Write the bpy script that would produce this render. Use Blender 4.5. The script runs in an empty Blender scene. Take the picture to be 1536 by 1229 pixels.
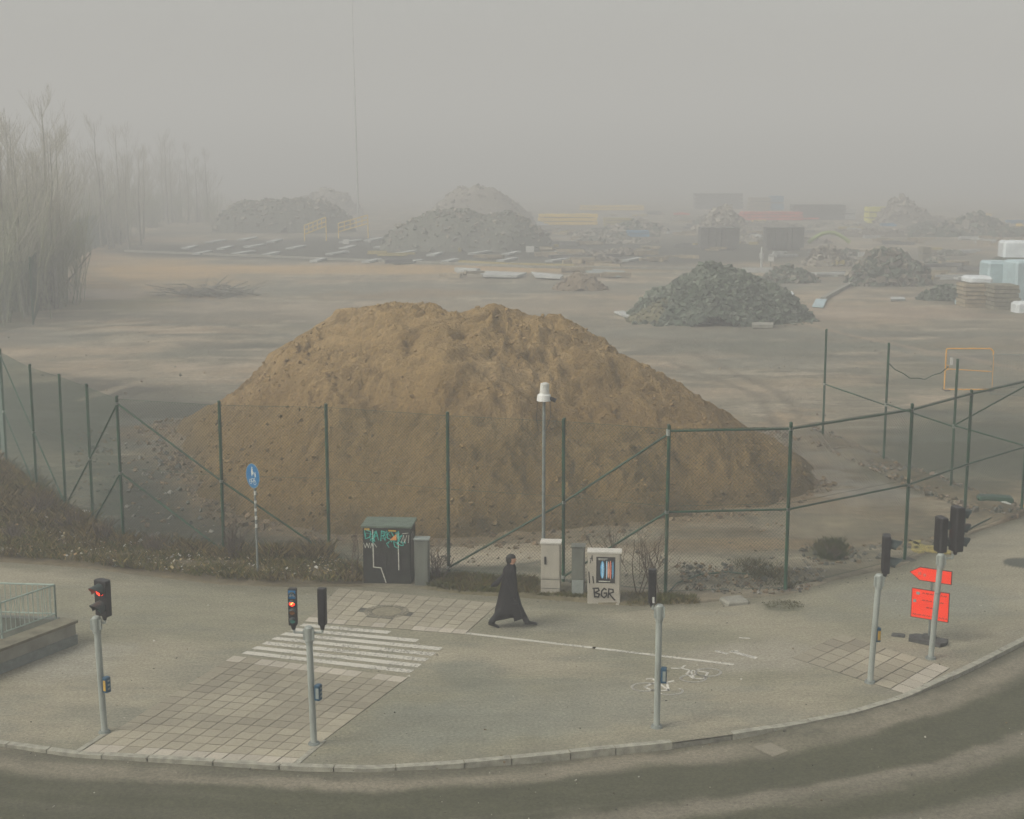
import bpy, math, random
import numpy as np
from mathutils import Vector, Matrix, noise as mn
R = math.radians
random.seed(7)
rng = np.random.default_rng(7)
C = bpy.context.scene.collection
# ------------------------------------------------------------------ camera, sky, sun, exposure
H = 10.7; PITCH = math.atan(364/2133.33); F = 2133.33
cam = bpy.data.cameras.new('camera'); co = bpy.data.objects.new('camera', cam); C.objects.link(co)
cam.sensor_width = 36; cam.lens = 50; cam.clip_end = 9000; cam.clip_start = .1
co.location = (0, 0, H); co.rotation_euler = (math.pi/2 - PITCH, 0, 0)
bpy.context.scene.camera = co
SUN_EL, SUN_AZ = R(42), R(-118)           # azimuth from +Y, clockwise positive
w = bpy.data.worlds.new('World'); bpy.context.scene.world = w; w.use_nodes = True
nt = w.node_tree; bgn = nt.nodes['Background']
sky = nt.nodes.new('ShaderNodeTexSky'); sky.sky_type = 'NISHITA'; sky.sun_disc = False
sky.sun_elevation = SUN_EL; sky.sun_rotation = SUN_AZ; sky.dust_density = 6; sky.air_density = 1.5; sky.ozone_density = 1
hs = nt.nodes.new('ShaderNodeHueSaturation'); hs.inputs['Saturation'].default_value = .3
tint = nt.nodes.new('ShaderNodeMix'); tint.data_type = 'RGBA'; tint.blend_type = 'MULTIPLY'; tint.inputs[0].default_value = 1
tint.inputs[7].default_value = (1.0, 1.0, .985, 1)
nt.links.new(sky.outputs[0], hs.inputs['Color']); nt.links.new(hs.outputs[0], tint.inputs[6]); nt.links.new(tint.outputs[2], bgn.inputs[0])
bgn.inputs[1].default_value = .11
sl = bpy.data.lights.new('sun', 'SUN'); sl.energy = .9; sl.angle = R(25); sl.color = (1, .96, .88)
so = bpy.data.objects.new('sun', sl); C.objects.link(so)
sd = Vector((math.sin(SUN_AZ)*math.cos(SUN_EL), math.cos(SUN_AZ)*math.cos(SUN_EL), math.sin(SUN_EL)))
so.rotation_euler = sd.to_track_quat('Z', 'Y').to_euler()
vs = bpy.context.scene.view_settings
vs.view_transform = 'Standard'; vs.look = 'None'; vs.gamma = 1; vs.use_curve_mapping = False; vs.exposure = .71
HAZE = .0053
# ------------------------------------------------------------------ placing helpers
cp, sp = math.cos(PITCH), math.sin(PITCH)
def P(px, py, z=0.):
    a = (px-768)/F; b = (614.5-py)/F
    t = (z-H)/(-sp+b*cp)
    return (a*t, (cp+b*sp)*t)
def PV(px, py, z=0.): return Vector((*P(px, py, z), z))
def ZT(py, Y):                                     # height seen at photo row py at distance Y
    b = (614.5-py)/F
    return H + Y*(-sp+b*cp)/(cp+b*sp)
def XT(px, Y, z=0.):
    d = Y*cp + (H-z)*sp
    return (px-768)/F*d
# ------------------------------------------------------------------ noise (numpy)
def vnoise(x, y, seed=0):
    xi = np.floor(x).astype(np.int64); yi = np.floor(y).astype(np.int64)
    fx = x-xi; fy = y-yi; fx = fx*fx*(3-2*fx); fy = fy*fy*(3-2*fy)
    def h(a, b):
        n = (a*374761393 + b*668265263 + seed*974634777) & 0x7fffffff
        n = ((n ^ (n >> 13))*1274126177) & 0x7fffffff
        return ((n ^ (n >> 16)) & 0xffff)/65535.
    return (h(xi, yi)*(1-fx)+h(xi+1, yi)*fx)*(1-fy) + (h(xi, yi+1)*(1-fx)+h(xi+1, yi+1)*fx)*fy
def fbm(x, y, o=4, seed=0, g=.5):
    s = 0; a = 1; t = 0
    for k in range(o):
        s = s + a*vnoise(x*2**k+17.3*k, y*2**k-9.1*k, seed+k); t += a; a *= g
    return s/t
def sm(a, b, x):
    t = np.clip((x-a)/(b-a+1e-9), 0, 1); return t*t*(3-2*t)
def polydist(X, Y, poly):
    d = np.full(X.shape, 1e9); ins = np.zeros(X.shape, bool); n = len(poly)
    for i in range(n):
        ax, ay = poly[i]; bx, by = poly[(i+1) % n]
        ex, ey = bx-ax, by-ay; t = np.clip(((X-ax)*ex+(Y-ay)*ey)/(ex*ex+ey*ey+1e-12), 0, 1)
        d = np.minimum(d, np.hypot(X-ax-t*ex, Y-ay-t*ey))
        c = ((ay > Y) != (by > Y)) & (X < (bx-ax)*(Y-ay)/((by-ay) if by != ay else 1e-9)+ax)
        ins ^= c
    return np.where(ins, d, -d)
def inpoly(x, y, poly):
    r = False; n = len(poly)
    for i in range(n):
        ax, ay = poly[i]; bx, by = poly[(i+1) % n]
        if (ay > y) != (by > y) and x < (bx-ax)*(y-ay)/(by-ay)+ax: r = not r
    return r
# ------------------------------------------------------------------ materials
def newmat(name):
    m = bpy.data.materials.new(name); m.use_nodes = True
    return m, m.node_tree, m.node_tree.nodes['Principled BSDF']
def mat(name, col, rough=.7, var=.15, scale=8., bump=0., bscale=40., metal=0., spec=.4, col2=None, thr=None, stretch=None):
    m, t, b = newmat(name)
    tc = t.nodes.new('ShaderNodeTexCoord'); src = tc.outputs['Object']
    if stretch:
        mp = t.nodes.new('ShaderNodeMapping'); mp.inputs['Scale'].default_value = stretch
        t.links.new(src, mp.inputs[0]); src = mp.outputs[0]
    n = t.nodes.new('ShaderNodeTexNoise'); n.inputs['Scale'].default_value = scale; n.inputs['Detail'].default_value = 5
    t.links.new(src, n.inputs['Vector'])
    r = t.nodes.new('ShaderNodeValToRGB')
    c2 = col2 or tuple(c*(1-var*2) for c in col)
    c1 = col if col2 else tuple(min(1, c*(1+var)) for c in col)
    lo, hi = thr or (.3, .7)
    r.color_ramp.elements[0].position = lo; r.color_ramp.elements[0].color = (*c2, 1)
    r.color_ramp.elements[1].position = hi; r.color_ramp.elements[1].color = (*c1, 1)
    t.links.new(n.outputs[0], r.inputs[0]); t.links.new(r.outputs[0], b.inputs['Base Color'])
    b.inputs['Roughness'].default_value = rough; b.inputs['Metallic'].default_value = metal
    b.inputs['Specular IOR Level'].default_value = spec
    if bump:
        n2 = t.nodes.new('ShaderNodeTexNoise'); n2.inputs['Scale'].default_value = bscale; n2.inputs['Detail'].default_value = 6
        t.links.new(src, n2.inputs['Vector'])
        bp = t.nodes.new('ShaderNodeBump'); bp.inputs['Strength'].default_value = bump; bp.inputs['Distance'].default_value = .03
        t.links.new(n2.outputs[0], bp.inputs['Height']); t.links.new(bp.outputs[0], b.inputs['Normal'])
    return m
def vmat(name, scale=30., amt=.35, bump=.5, bscale=30., bdist=.03, rough=None, spec=.3, speck=0.):
    """vertex colour 'col' x fine noise; roughness from attribute 'rough' unless given"""
    m, t, b = newmat(name)
    a = t.nodes.new('ShaderNodeAttribute'); a.attribute_name = 'col'
    tc = t.nodes.new('ShaderNodeTexCoord')
    n = t.nodes.new('ShaderNodeTexNoise'); n.inputs['Scale'].default_value = scale; n.inputs['Detail'].default_value = 8; n.inputs['Roughness'].default_value = .7
    t.links.new(tc.outputs['Object'], n.inputs['Vector'])
    mr = t.nodes.new('ShaderNodeMapRange'); mr.inputs[1].default_value = .25; mr.inputs[2].default_value = .75
    mr.inputs[3].default_value = 1-amt; mr.inputs[4].default_value = 1+amt
    t.links.new(n.outputs[0], mr.inputs[0])
    mx = t.nodes.new('ShaderNodeVectorMath'); mx.operation = 'SCALE'
    t.links.new(a.outputs['Color'], mx.inputs[0]); t.links.new(mr.outputs[0], mx.inputs['Scale'])
    out = mx.outputs[0]
    if speck:
        v = t.nodes.new('ShaderNodeTexVoronoi'); v.inputs['Scale'].default_value = 9
        t.links.new(tc.outputs['Object'], v.inputs['Vector'])
        m2 = t.nodes.new('ShaderNodeMapRange'); m2.inputs[1].default_value = .02; m2.inputs[2].default_value = .16; m2.inputs[3].default_value = 1-speck; m2.inputs[4].default_value = 1
        t.links.new(v.outputs['Distance'], m2.inputs[0])
        m3 = t.nodes.new('ShaderNodeVectorMath'); m3.operation = 'SCALE'
        t.links.new(out, m3.inputs[0]); t.links.new(m2.outputs[0], m3.inputs['Scale']); out = m3.outputs[0]
    t.links.new(out, b.inputs['Base Color'])
    b.inputs['Specular IOR Level'].default_value = spec
    if rough is None:
        ra = t.nodes.new('ShaderNodeAttribute'); ra.attribute_name = 'rough'; t.links.new(ra.outputs['Fac'], b.inputs['Roughness'])
    else: b.inputs['Roughness'].default_value = rough
    if bump:
        n2 = t.nodes.new('ShaderNodeTexNoise'); n2.inputs['Scale'].default_value = bscale; n2.inputs['Detail'].default_value = 8; n2.inputs['Roughness'].default_value = .65
        t.links.new(tc.outputs['Object'], n2.inputs['Vector'])
        bp = t.nodes.new('ShaderNodeBump'); bp.inputs['Strength'].default_value = bump; bp.inputs['Distance'].default_value = bdist
        t.links.new(n2.outputs[0], bp.inputs['Height']); t.links.new(bp.outputs[0], b.inputs['Normal'])
    return m
def glow(name, col, s):
    m, t, b = newmat(name); b.inputs['Base Color'].default_value = (*col, 1)
    b.inputs['Emission Color'].default_value = (*col, 1); b.inputs['Emission Strength'].default_value = s
    return m
def paint(name, col, lo=.42, hi=.6, scale=14.):       # worn road paint, asphalt showing through
    m, t, b = newmat(name); b.inputs['Base Color'].default_value = (*col, 1); b.inputs['Roughness'].default_value = .8
    tc = t.nodes.new('ShaderNodeTexCoord'); n = t.nodes.new('ShaderNodeTexNoise'); n.inputs['Scale'].default_value = scale; n.inputs['Detail'].default_value = 7; n.inputs['Roughness'].default_value = .75
    t.links.new(tc.outputs['Object'], n.inputs['Vector'])
    n3 = t.nodes.new('ShaderNodeTexNoise'); n3.inputs['Scale'].default_value = 1.1; t.links.new(tc.outputs['Object'], n3.inputs['Vector'])
    ad = t.nodes.new('ShaderNodeMath'); ad.operation = 'MULTIPLY_ADD'; ad.inputs[1].default_value = .6; t.links.new(n3.outputs[0], ad.inputs[0]); 
    sb = t.nodes.new('ShaderNodeMath'); sb.operation = 'SUBTRACT'; sb.inputs[1].default_value = .3; t.links.new(n.outputs[0], sb.inputs[0]); t.links.new(sb.outputs[0], ad.inputs[2])
    r = t.nodes.new('ShaderNodeMapRange'); r.inputs[1].default_value = lo; r.inputs[2].default_value = hi; t.links.new(ad.outputs[0], r.inputs[0])
    t.links.new(r.outputs[0], b.inputs['Alpha'])
    return m
M = dict(
 post=mat('green_post_paint', (.008, .055, .026), .45, .3, 3, spec=.4),
 wire=mat('green_wire', (.016, .055, .028), .5, .1),
 galv=mat('galvanised_pole', (.30, .325, .29), .55, .12, 5, .1, 30, stretch=(1, 1, .25)),
 galvd=mat('galvanised_dark', (.17, .19, .17), .55, .15, 6),
 black=mat('black_housing', (.016, .015, .015), .5, .2, 9),
 visor=mat('dark_visor', (.035, .05, .045), .6, .2, 9),
 lens=mat('unlit_lens', (.02, .07, .06), .3, .1),
 amber=mat('unlit_amber_lens', (.25, .1, .02), .35, .1),
 green=mat('unlit_green_lens', (.04, .2, .16), .35, .1),
 red=glow('lit_red_lens', (1, .03, .01), 2.2), redhot=glow('lit_red_core', (1, .35, .08), 3.5),
 blue=mat('blue_plate', (.0, .13, .30), .5, .1), white=mat('white_plate', (.55, .55, .5), .5, .08),
 bluebox=mat('blue_button_box', (.0, .06, .12), .5, .15), yel=mat('yellow_plate', (.5, .3, .04), .5, .1),
 orange=mat('orange_board', (1, .035, .0), .6, .03, 3), signdark=mat('sign_dark_edge', (.05, .03, .02), .6),
 rubber=mat('dark_rubber', (.06, .06, .055), .8, .25, 12, .3),
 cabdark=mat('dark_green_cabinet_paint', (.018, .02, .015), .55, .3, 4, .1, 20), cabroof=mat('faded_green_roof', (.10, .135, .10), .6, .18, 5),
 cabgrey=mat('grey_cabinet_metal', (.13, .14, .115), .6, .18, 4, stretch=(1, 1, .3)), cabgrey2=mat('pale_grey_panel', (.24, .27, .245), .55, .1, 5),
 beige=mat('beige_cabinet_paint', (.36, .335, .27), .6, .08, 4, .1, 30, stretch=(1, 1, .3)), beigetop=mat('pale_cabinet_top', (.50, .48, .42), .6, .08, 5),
 teal=mat('teal_spray', (.03, .42, .34), .7, .2), spray=mat('white_spray', (.5, .5, .42), .7, .2), blackspray=mat('black_spray', (.008, .008, .008), .6),
 sticker=mat('orange_sticker', (.62, .26, .07), .6, .1), poster=mat('black_poster', (.02, .02, .02), .5),
 pblue=mat('poster_blue', (.08, .35, .6), .5), pcyan=mat('poster_pale_blue', (.35, .6, .75), .5), ppink=mat('poster_salmon', (.75, .35, .22), .5), pred=mat('poster_red', (.6, .12, .08), .5),
 concrete=mat('old_concrete', (.30, .29, .24), .85, .2, 2.5, .4, 25, col2=(.17, .165, .13)), concdark=mat('mossy_concrete', (.19, .175, .12), .9, .25, 3, .4, 25),
 rail=mat('painted_railing', (.30, .37, .32), .5, .12, 5),
 kerb=mat('granite_kerb', (.31, .30, .235), .8, .2, 6, .4, 60), slabs=vmat('paving_slab', 14, .16, .4, 60, .01, .85, .3),
 joint=mat('joint_dirt', (.10, .10, .075), .95, .3, 6, .4, 50),
 rmark=paint('worn_road_paint', (.46, .44, .37), .30, .50), rmark2=paint('very_worn_road_paint', (.55, .53, .46), .24, .56),
 sand=vmat('sand', 9, .32, 1.0, 9, .22, .95, .1), ground=vmat('site_ground', 3.2, .42, .6, 5, .1, None, .35, 0), asphalt=vmat('dusty_asphalt', 16, .55, .35, 60, .01, None, .3),
 rubble=vmat('broken_rubble', 3, .35, .5, 8, .05, .9, .2), grass=vmat('dry_vegetation', 5, .2, 0, rough=.9, spec=.1),
 bark=mat('bare_bark', (.23, .22, .18), .9, .2, 3), twig=mat('bare_twigs', (.42, .40, .32), .9, .2), thick=mat('thicket_twigs', (.32, .33, .22), .9, .2), stem=mat('shrub_stems', (.10, .075, .05), .9, .2),  # twig is paled so distant trees fade: fog painted into the colour
 coat=mat('black_wool_coat', (.010, .009, .0095), .85, .25, 6, .4, 60, spec=.2), trousers=mat('dark_trousers', (.02, .022, .022), .85, .2, spec=.2), shoe=mat('black_leather', (.012, .011, .010), .45),
 skin=mat('skin', (.50, .27, .17), .6, .06), hat=mat('dark_knit', (.022, .022, .018), .9, .2, 40, .5, 90),
 gateyel=mat('yellow_gate_paint', (.66, .34, .04), .5, .1), mud=mat('mud_clods', (.12, .09, .055), .95, .3),
 slabgrey=mat('precast_slab', (.42, .43, .40), .8, .12, 1.5), lumber=mat('yellow_timber', (.80, .56, .10), .7, .12, 1, stretch=(.2, 1, 8)), wood=mat('weathered_timber', (.30, .25, .16), .8, .2, 2),
 steel=mat('dark_steel', (.11, .11, .10), .7, .2, 2), redpl=mat('faded_red_sheet', (.62, .13, .10), .7, .15, 1), bluepl=mat('blue_tarpaulin', (.07, .22, .36), .6, .15, 1), plastic=mat('white_wrap', (.62, .66, .66), .4, .08, 1), cyanpl=mat('pale_blue_wrap', (.38, .50, .52), .4, .1, 1), yellowpl=mat('yellow_green_container', (.62, .60, .10), .6, .1, 1), pipegreen=mat('green_pipe', (.28, .36, .12), .6, .1),
 litter=mat('white_litter', (.6, .6, .55), .6, .1), cyanlit=mat('cyan_litter', (.06, .35, .42), .5), lamp=mat('lamp_white', (.62, .62, .58), .4, .05), cable=mat('black_cable', (.02, .02, .02), .6), straw=mat('yellow_strap', (.38, .31, .10), .8, .2, 10),
)
# ------------------------------------------------------------------ mesh builder
class MB:
    def __init__(s): s.v = []; s.f = []; s.m = []; s.c = []; s.col = None; s.mi = 0
    def add(s, vs, fs):
        k = len(s.v); s.v += [tuple(v) for v in vs]; s.f += [tuple(i+k for i in f) for f in fs]; s.m += [s.mi]*len(fs)
        s.c += [s.col or (1, 1, 1)]*len(vs)
        return s
    def box(s, c, d, rz=0, tilt=None, bev=0., taper=1.):
        hx, hy, hz = d[0]/2, d[1]/2, d[2]/2
        if bev > 0:
            pts = []; b = min(bev, hx*.9, hy*.9)
            ring = [(hx-b, -hy), (hx, -hy+b), (hx, hy-b), (hx-b, hy), (-hx+b, hy), (-hx, hy-b), (-hx, -hy+b), (-hx+b, -hy)]
            zs = [(-hz, 1), (hz-b, 1), (hz, 1-b/max(hx, hy))]
            for z, k in zs: pts += [(x*k, y*k, z) for x, y in ring]
            fs = [tuple(range(7, -1, -1)), tuple(range(16, 24))]
            for l in range(2):
                for i in range(8): j = (i+1) % 8; fs.append((l*8+i, l*8+j, l*8+8+j, l*8+8+i))
        else:
            pts = [(x*hx*(taper if z > 0 else 1), y*hy*(taper if z > 0 else 1), z*hz) for z in (-1, 1) for x, y in ((-1, -1), (1, -1), (1, 1), (-1, 1))]
            fs = [(3, 2, 1, 0), (4, 5, 6, 7), (0, 1, 5, 4), (1, 2, 6, 5), (2, 3, 7, 6), (3, 0, 4, 7)]
        m = Matrix.Rotation(rz, 3, 'Z')
        if tilt: m = m @ tilt
        return s.add([m @ Vector(p)+Vector(c) for p in pts], fs)
    def tube(s, a, b, r, r2=None, n=8, cap=True):
        a = Vector(a); b = Vector(b); d = b-a
        if d.length < 1e-6: return s
        q = d.to_track_quat('Z', 'Y').to_matrix(); r2 = r if r2 is None else r2; vs = []
        for p, rr in ((a, r), (b, r2)):
            vs += [p+q @ Vector((math.cos(2*math.pi*i/n)*rr, math.sin(2*math.pi*i/n)*rr, 0)) for i in range(n)]
        fs = [(i, (i+1) % n, n+(i+1) % n, n+i) for i in range(n)]
        if cap: fs += [tuple(range(n-1, -1, -1)), tuple(range(n, 2*n))]
        return s.add(vs, fs)
    def path(s, pts, r, n=6):
        for a, b in zip(pts[:-1], pts[1:]): s.tube(a, b, r, n=n)
        return s
    def loft(s, rings, cap=True):
        n = len(rings[0]); vs = [v for r in rings for v in r]; fs = []
        for l in range(len(rings)-1):
            for i in range(n): j = (i+1) % n; fs.append((l*n+i, l*n+j, (l+1)*n+j, (l+1)*n+i))
        if cap: fs += [tuple(range(n-1, -1, -1)), tuple(range((len(rings)-1)*n, len(rings)*n))]
        return s.add(vs, fs)
    def prism(s, poly, z0, z1, fn=None):                 # poly in xy; fn maps (x,y,z) to 3d
        n = len(poly); fn = fn or (lambda x, y, z: (x, y, z))
        vs = [fn(x, y, z0) for x, y in poly]+[fn(x, y, z1) for x, y in poly]
        return s.add(vs, [tuple(range(n-1, -1, -1)), tuple(range(n, 2*n))]+[(i, (i+1) % n, n+(i+1) % n, n+i) for i in range(n)])
    def ribbon(s, pts, w, fn, z=0.004, th=.002):          # stroke of width w on a face
        for (x0, y0), (x1, y1) in zip(pts[:-1], pts[1:]):
            l = math.hypot(x1-x0, y1-y0) or 1e-6; ux, uy = (x1-x0)/l, (y1-y0)/l; nx, ny = -uy*w/2, ux*w/2
            e = w*.35; a = (x0-ux*e, y0-uy*e); b = (x1+ux*e, y1+uy*e)
            s.prism([(a[0]-nx, a[1]-ny), (b[0]-nx, b[1]-ny), (b[0]+nx, b[1]+ny), (a[0]+nx, a[1]+ny)], z, z+th, fn)
        return s
    def rock(s, c, r, sq=.7, seed=None):
        rr = random.Random(seed if seed is not None else random.random())
        pts = [(x, y, z) for x in (-1, 1) for y in (-1, 1) for z in (-1, 1)]
        q = Matrix.Rotation(rr.random()*6.28, 3, 'Z') @ Matrix.Rotation(rr.uniform(-.8, .8), 3, 'X') @ Matrix.Rotation(rr.uniform(-.8, .8), 3, 'Y')
        d = (rr.uniform(.6, 1.2), rr.uniform(.5, 1), sq*rr.uniform(.5, 1))
        vs = [q @ Vector((p[0]*d[0]*r*rr.uniform(.55, 1), p[1]*d[1]*r*rr.uniform(.55, 1), p[2]*d[2]*r*rr.uniform(.55, 1)))+Vector(c) for p in pts]
        return s.add(vs, [(0, 1, 3, 2), (4, 6, 7, 5), (0, 4, 5, 1), (2, 3, 7, 6), (0, 2, 6, 4), (1, 5, 7, 3)])
    def blade(s, p, h, w, lean):
        a = random.random()*6.28; dx, dy = math.cos(a)*w, math.sin(a)*w
        b = random.random()*6.28; lx, ly = math.cos(b)*lean, math.sin(b)*lean
        x, y, z = p
        return s.add([(x-dx, y-dy, z), (x+dx, y+dy, z), (x+lx*.45+dx*.6, y+ly*.45+dy*.6, z+h*.6), (x+lx, y+ly, z+h)], [(0, 1, 2), (0, 2, 3)])
    def build(s, name, m, parent=None, smooth=False, off=None):
        me = bpy.data.meshes.new(name)
        o0 = Vector(off) if off is not None else (parent.location if parent is not None and off is None and parent.get('world') else Vector((0, 0, 0)))
        me.from_pydata([(v[0]-o0[0], v[1]-o0[1], v[2]-o0[2]) for v in s.v], [], s.f)
        ms = m if isinstance(m, (list, tuple)) else [m]
        for x in ms: me.materials.append(x)
        if len(ms) > 1: me.polygons.foreach_set('material_index', s.m)
        if any(c != (1, 1, 1) for c in s.c[:1]) or s.col:
            a = me.color_attributes.new('col', 'FLOAT_COLOR', 'POINT')
            a.data.foreach_set('color', np.array([(*c, 1) for c in s.c], np.float32).ravel())
        if smooth: me.polygons.foreach_set('use_smooth', [True]*len(me.polygons))
        me.update(); o = bpy.data.objects.new(name, me); C.objects.link(o)
        if parent is not None: o.parent = parent
        return o
def tag(o, label=None, cat=None, group=None, kind=None):
    if label: o['label'] = label
    if cat: o['category'] = cat
    if group: o['group'] = group
    if kind: o['kind'] = kind
    return o
def empty(name, loc, label, cat, group=None, rz=0, world=False):
    o = bpy.data.objects.new(name, None); C.objects.link(o); o.location = loc; o.rotation_euler = (0, 0, rz); o.empty_display_size = .3
    if world: o['world'] = 1
    return tag(o, label, cat, group)
def copytree(o, parent=None):
    c = o.copy(); C.objects.link(c)
    if parent is not None: c.parent = parent
    for ch in list(o.children): copytree(ch, c)
    return c
def ring(n, cx, cy, rx, ry, z, fn=None):
    out = []
    for i in range(n):
        a = 2*math.pi*i/n; k = fn(a) if fn else 1
        out.append((cx+math.cos(a)*rx*k, cy+math.sin(a)*ry*k, z))
    return out
def gridmesh(name, X, Y, Z, col, m, rough=None, smooth=True):
    nr, nc = X.shape; me = bpy.data.meshes.new(name)
    v = np.stack([X, Y, Z], -1).reshape(-1, 3).astype(np.float32)
    i = np.arange(nr*nc).reshape(nr, nc)
    q = np.stack([i[:-1, :-1], i[:-1, 1:], i[1:, 1:], i[1:, :-1]], -1).reshape(-1, 4).astype(np.int32)
    me.vertices.add(len(v)); me.vertices.foreach_set('co', v.ravel())
    me.loops.add(q.size); me.loops.foreach_set('vertex_index', q.ravel())
    me.polygons.add(len(q)); me.polygons.foreach_set('loop_start', np.arange(0, q.size, 4, dtype=np.int32)); me.polygons.foreach_set('loop_total', np.full(len(q), 4, np.int32))
    me.update(calc_edges=True)
    a = me.color_attributes.new('col', 'FLOAT_COLOR', 'POINT')
    a.data.foreach_set('color', np.concatenate([col.reshape(-1, 3), np.ones((len(v), 1))], 1).astype(np.float32).ravel())
    if rough is not None:
        r = me.attributes.new('rough', 'FLOAT', 'POINT'); r.data.foreach_set('value', rough.reshape(-1).astype(np.float32))
    me.materials.append(m); me.polygons.foreach_set('use_smooth', np.full(len(q), smooth))
    o = bpy.data.objects.new(name, me); C.objects.link(o); return o
def lerp3(c, a, t): return c*(1-t[..., None]) + np.array(a)*t[..., None]
# ------------------------------------------------------------------ lines of the place
def resample(pts, n):
    p = np.array(pts, float); s = np.concatenate([[0], np.cumsum(np.hypot(*np.diff(p, axis=0).T))])
    t = np.linspace(0, s[-1], n); q = np.stack([np.interp(t, s, p[:, 0]), np.interp(t, s, p[:, 1])], -1)
    k = max(3, n//60)
    for _ in range(3):
        q2 = q.copy(); q2[1:-1] = (q[:-2]+q[1:-1]*2+q[2:])/4; q = q2
    return q, t
KERB_PX = [(-700, 1040), (-400, 1075), (-100, 1105), (0, 1116), (110, 1131), (280, 1141), (445, 1151), (560, 1154), (700, 1145), (850, 1130), (1000, 1115), (1100, 1102), (1190, 1088), (1280, 1070), (1360, 1046), (1450, 1005), (1536, 962), (1700, 870), (1900, 760)]
FAR_PX = [(-900, 800), (-300, 828), (0, 843), (100, 850), (200, 862), (330, 877), (430, 881), (530, 880), (640, 884), (700, 892), (800, 898), (940, 909), (1040, 906), (1110, 898), (1180, 893), (1240, 873), (1350, 850), (1440, 806), (1536, 773), (1700, 715), (1950, 640)]
kerb, ks = resample([P(*q) for q in KERB_PX], 420)
far, _ = resample([P(*q) for q in FAR_PX], 420)
def kerb_h(x):                                   # kerb height along x
    return np.interp(x, [P(q, y)[0] for q, y in ((0, 1116), (110, 1131), (445, 1151), (600, 1154), (800, 1135), (1000, 1115), (1140, 1095), (1190, 1088), (1360, 1046), (1420, 1020), (1700, 870))], [.04, .06, .07, .05, .13, .13, .09, .015, .015, .07, .10])
PAVE_POLY = [tuple(p) for p in far] + [tuple(p) for p in kerb[::-1]]
# ------------------------------------------------------------------ pile outline
PILE = [P(*q) for q in [(268, 640), (282, 690), (318, 752), (390, 785), (500, 803), (600, 809), (690, 811), (800, 803), (900, 790), (1000, 777), (1080, 768), (1150, 757), (1205, 742), (1232, 722)]] + [(10.6, 51.5), (8.6, 56), (4.5, 61), (-2, 63.5), (-8, 63), (-12.5, 60.5)]
# ------------------------------------------------------------------ site ground
def axis(c0, c1, st, lo, hi, g):
    a = list(np.arange(c0, c1+st*.5, st)); s = st
    while a[-1] < hi: s *= g; a.append(a[-1]+s)
    s = st; b = []; x = c0
    while x > lo: s *= g; x -= s; b.append(x)
    return np.array(b[::-1]+a)
xs = axis(-22, 22, .15, -1500, 1500, 1.05); ys = axis(27, 60, .15, -60, 2500, 1.0)if 0 else np.array(list(np.linspace(-60, 20, 12))+list(np.arange(22, 33, .5))+list(np.arange(33, 62, .14)))
yl = list(ys); s_ = .16
while yl[-1] < 2400: s_ *= 1.022; yl.append(yl[-1]+s_)
ys = np.array(yl)
GX, GY = np.meshgrid(xs, ys)
# colours (albedo)
BASE = np.array((.19, .175, .135)); TAN = (.36, .25, .12); PALE = (.45, .41, .34); DARK = (.045, .048, .037); GRAV = (.15, .15, .125); BROWN = (.16, .115, .065); GREENG = (.11, .125, .07); DIRTD = (.085, .075, .05)
n1 = fbm(GX*.12, GY*.16, 5, 1); n2 = fbm(GX*.05, GY*.35, 4, 5); n3 = fbm(GX*.9, GY*.9, 4, 9, .62); n4 = fbm(GX*.35, GY*1.1, 4, 21)
col = np.ones(GX.shape+(3,))*BASE
col = lerp3(col, (.29, .235, .17), sm(.45, .7, n1)*.8)
col = lerp3(col, (.12, .125, .10), sm(.5, .68, n2)*.75)
col = lerp3(col, PALE, sm(.55, .7, n4)*.4); n5 = fbm(GX*.55, GY*2.2, 4, 77, .6); col = lerp3(col, (.085, .082, .062), sm(.52, .66, n5)*.5)
rough = np.full(GX.shape, .85)
def ell(cx, cy, rx, ry, c, k=.9, soft=.5, rg=None, ns=.6):
    global col, rough
    X0, Y0 = P(cx, cy); X1, Y1 = P(cx+rx, cy); Ya = P(cx, cy-ry)[1]; Yb = P(cx, cy+ry)[1]
    wx = abs(X1-X0); wy = np.where(GY > Y0, Ya-Y0, Y0-Yb)
    sc = 1.6/max(wx, .8)
    d = np.hypot((GX-X0*GY/Y0)/wx, (GY-Y0)/wy) + (fbm(GX*sc, GY*sc*1.6, 4, int(cx+cy)) - .5)*ns*2
    t = (1-sm(1-soft, 1+soft*.4, d))*k
    col = lerp3(col, c, t)
    if rg is not None: rough = rough*(1-t)+rg*t
# far field
ell(560, 405, 430, 9, TAN, .85); ell(230, 410, 150, 26, TAN, .6, .6); ell(150, 455, 120, 14, (.2, .19, .1), .6); ell(130, 385, 60, 14, (.3, .21, .13), .7)
ell(600, 375, 430, 19, DARK, .95, .2, None, .25); ell(1000, 378, 260, 22, DARK, .9, .3, None, .3); ell(1350, 400, 200, 30, (.09, .09, .075), .7, .5); ell(1000, 345, 500, 8, (.08, .07, .055), .7, .5); ell(850, 345, 500, 12, (.12, .12, .1), .5)
ell(720, 435, 480, 9, (.13, .135, .115), .6); ell(420, 470, 260, 16, (.27, .235, .19), .7); ell(900, 462, 260, 12, (.25, .215, .165), .7)
ell(1050, 500, 330, 12, (.15, .155, .13), .7); ell(1300, 470, 230, 12, (.27, .21, .16), .7); ell(1150, 430, 90, 12, (.14, .15, .14), .6)
ell(60, 510, 160, 14, (.17, .175, .155), .6); ell(240, 515, 120, 10, (.33, .285, .22), .8); ell(230, 530, 150, 12, (.13, .14, .115), .5); ell(250, 560, 140, 12, (.27, .24, .19), .5)
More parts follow.
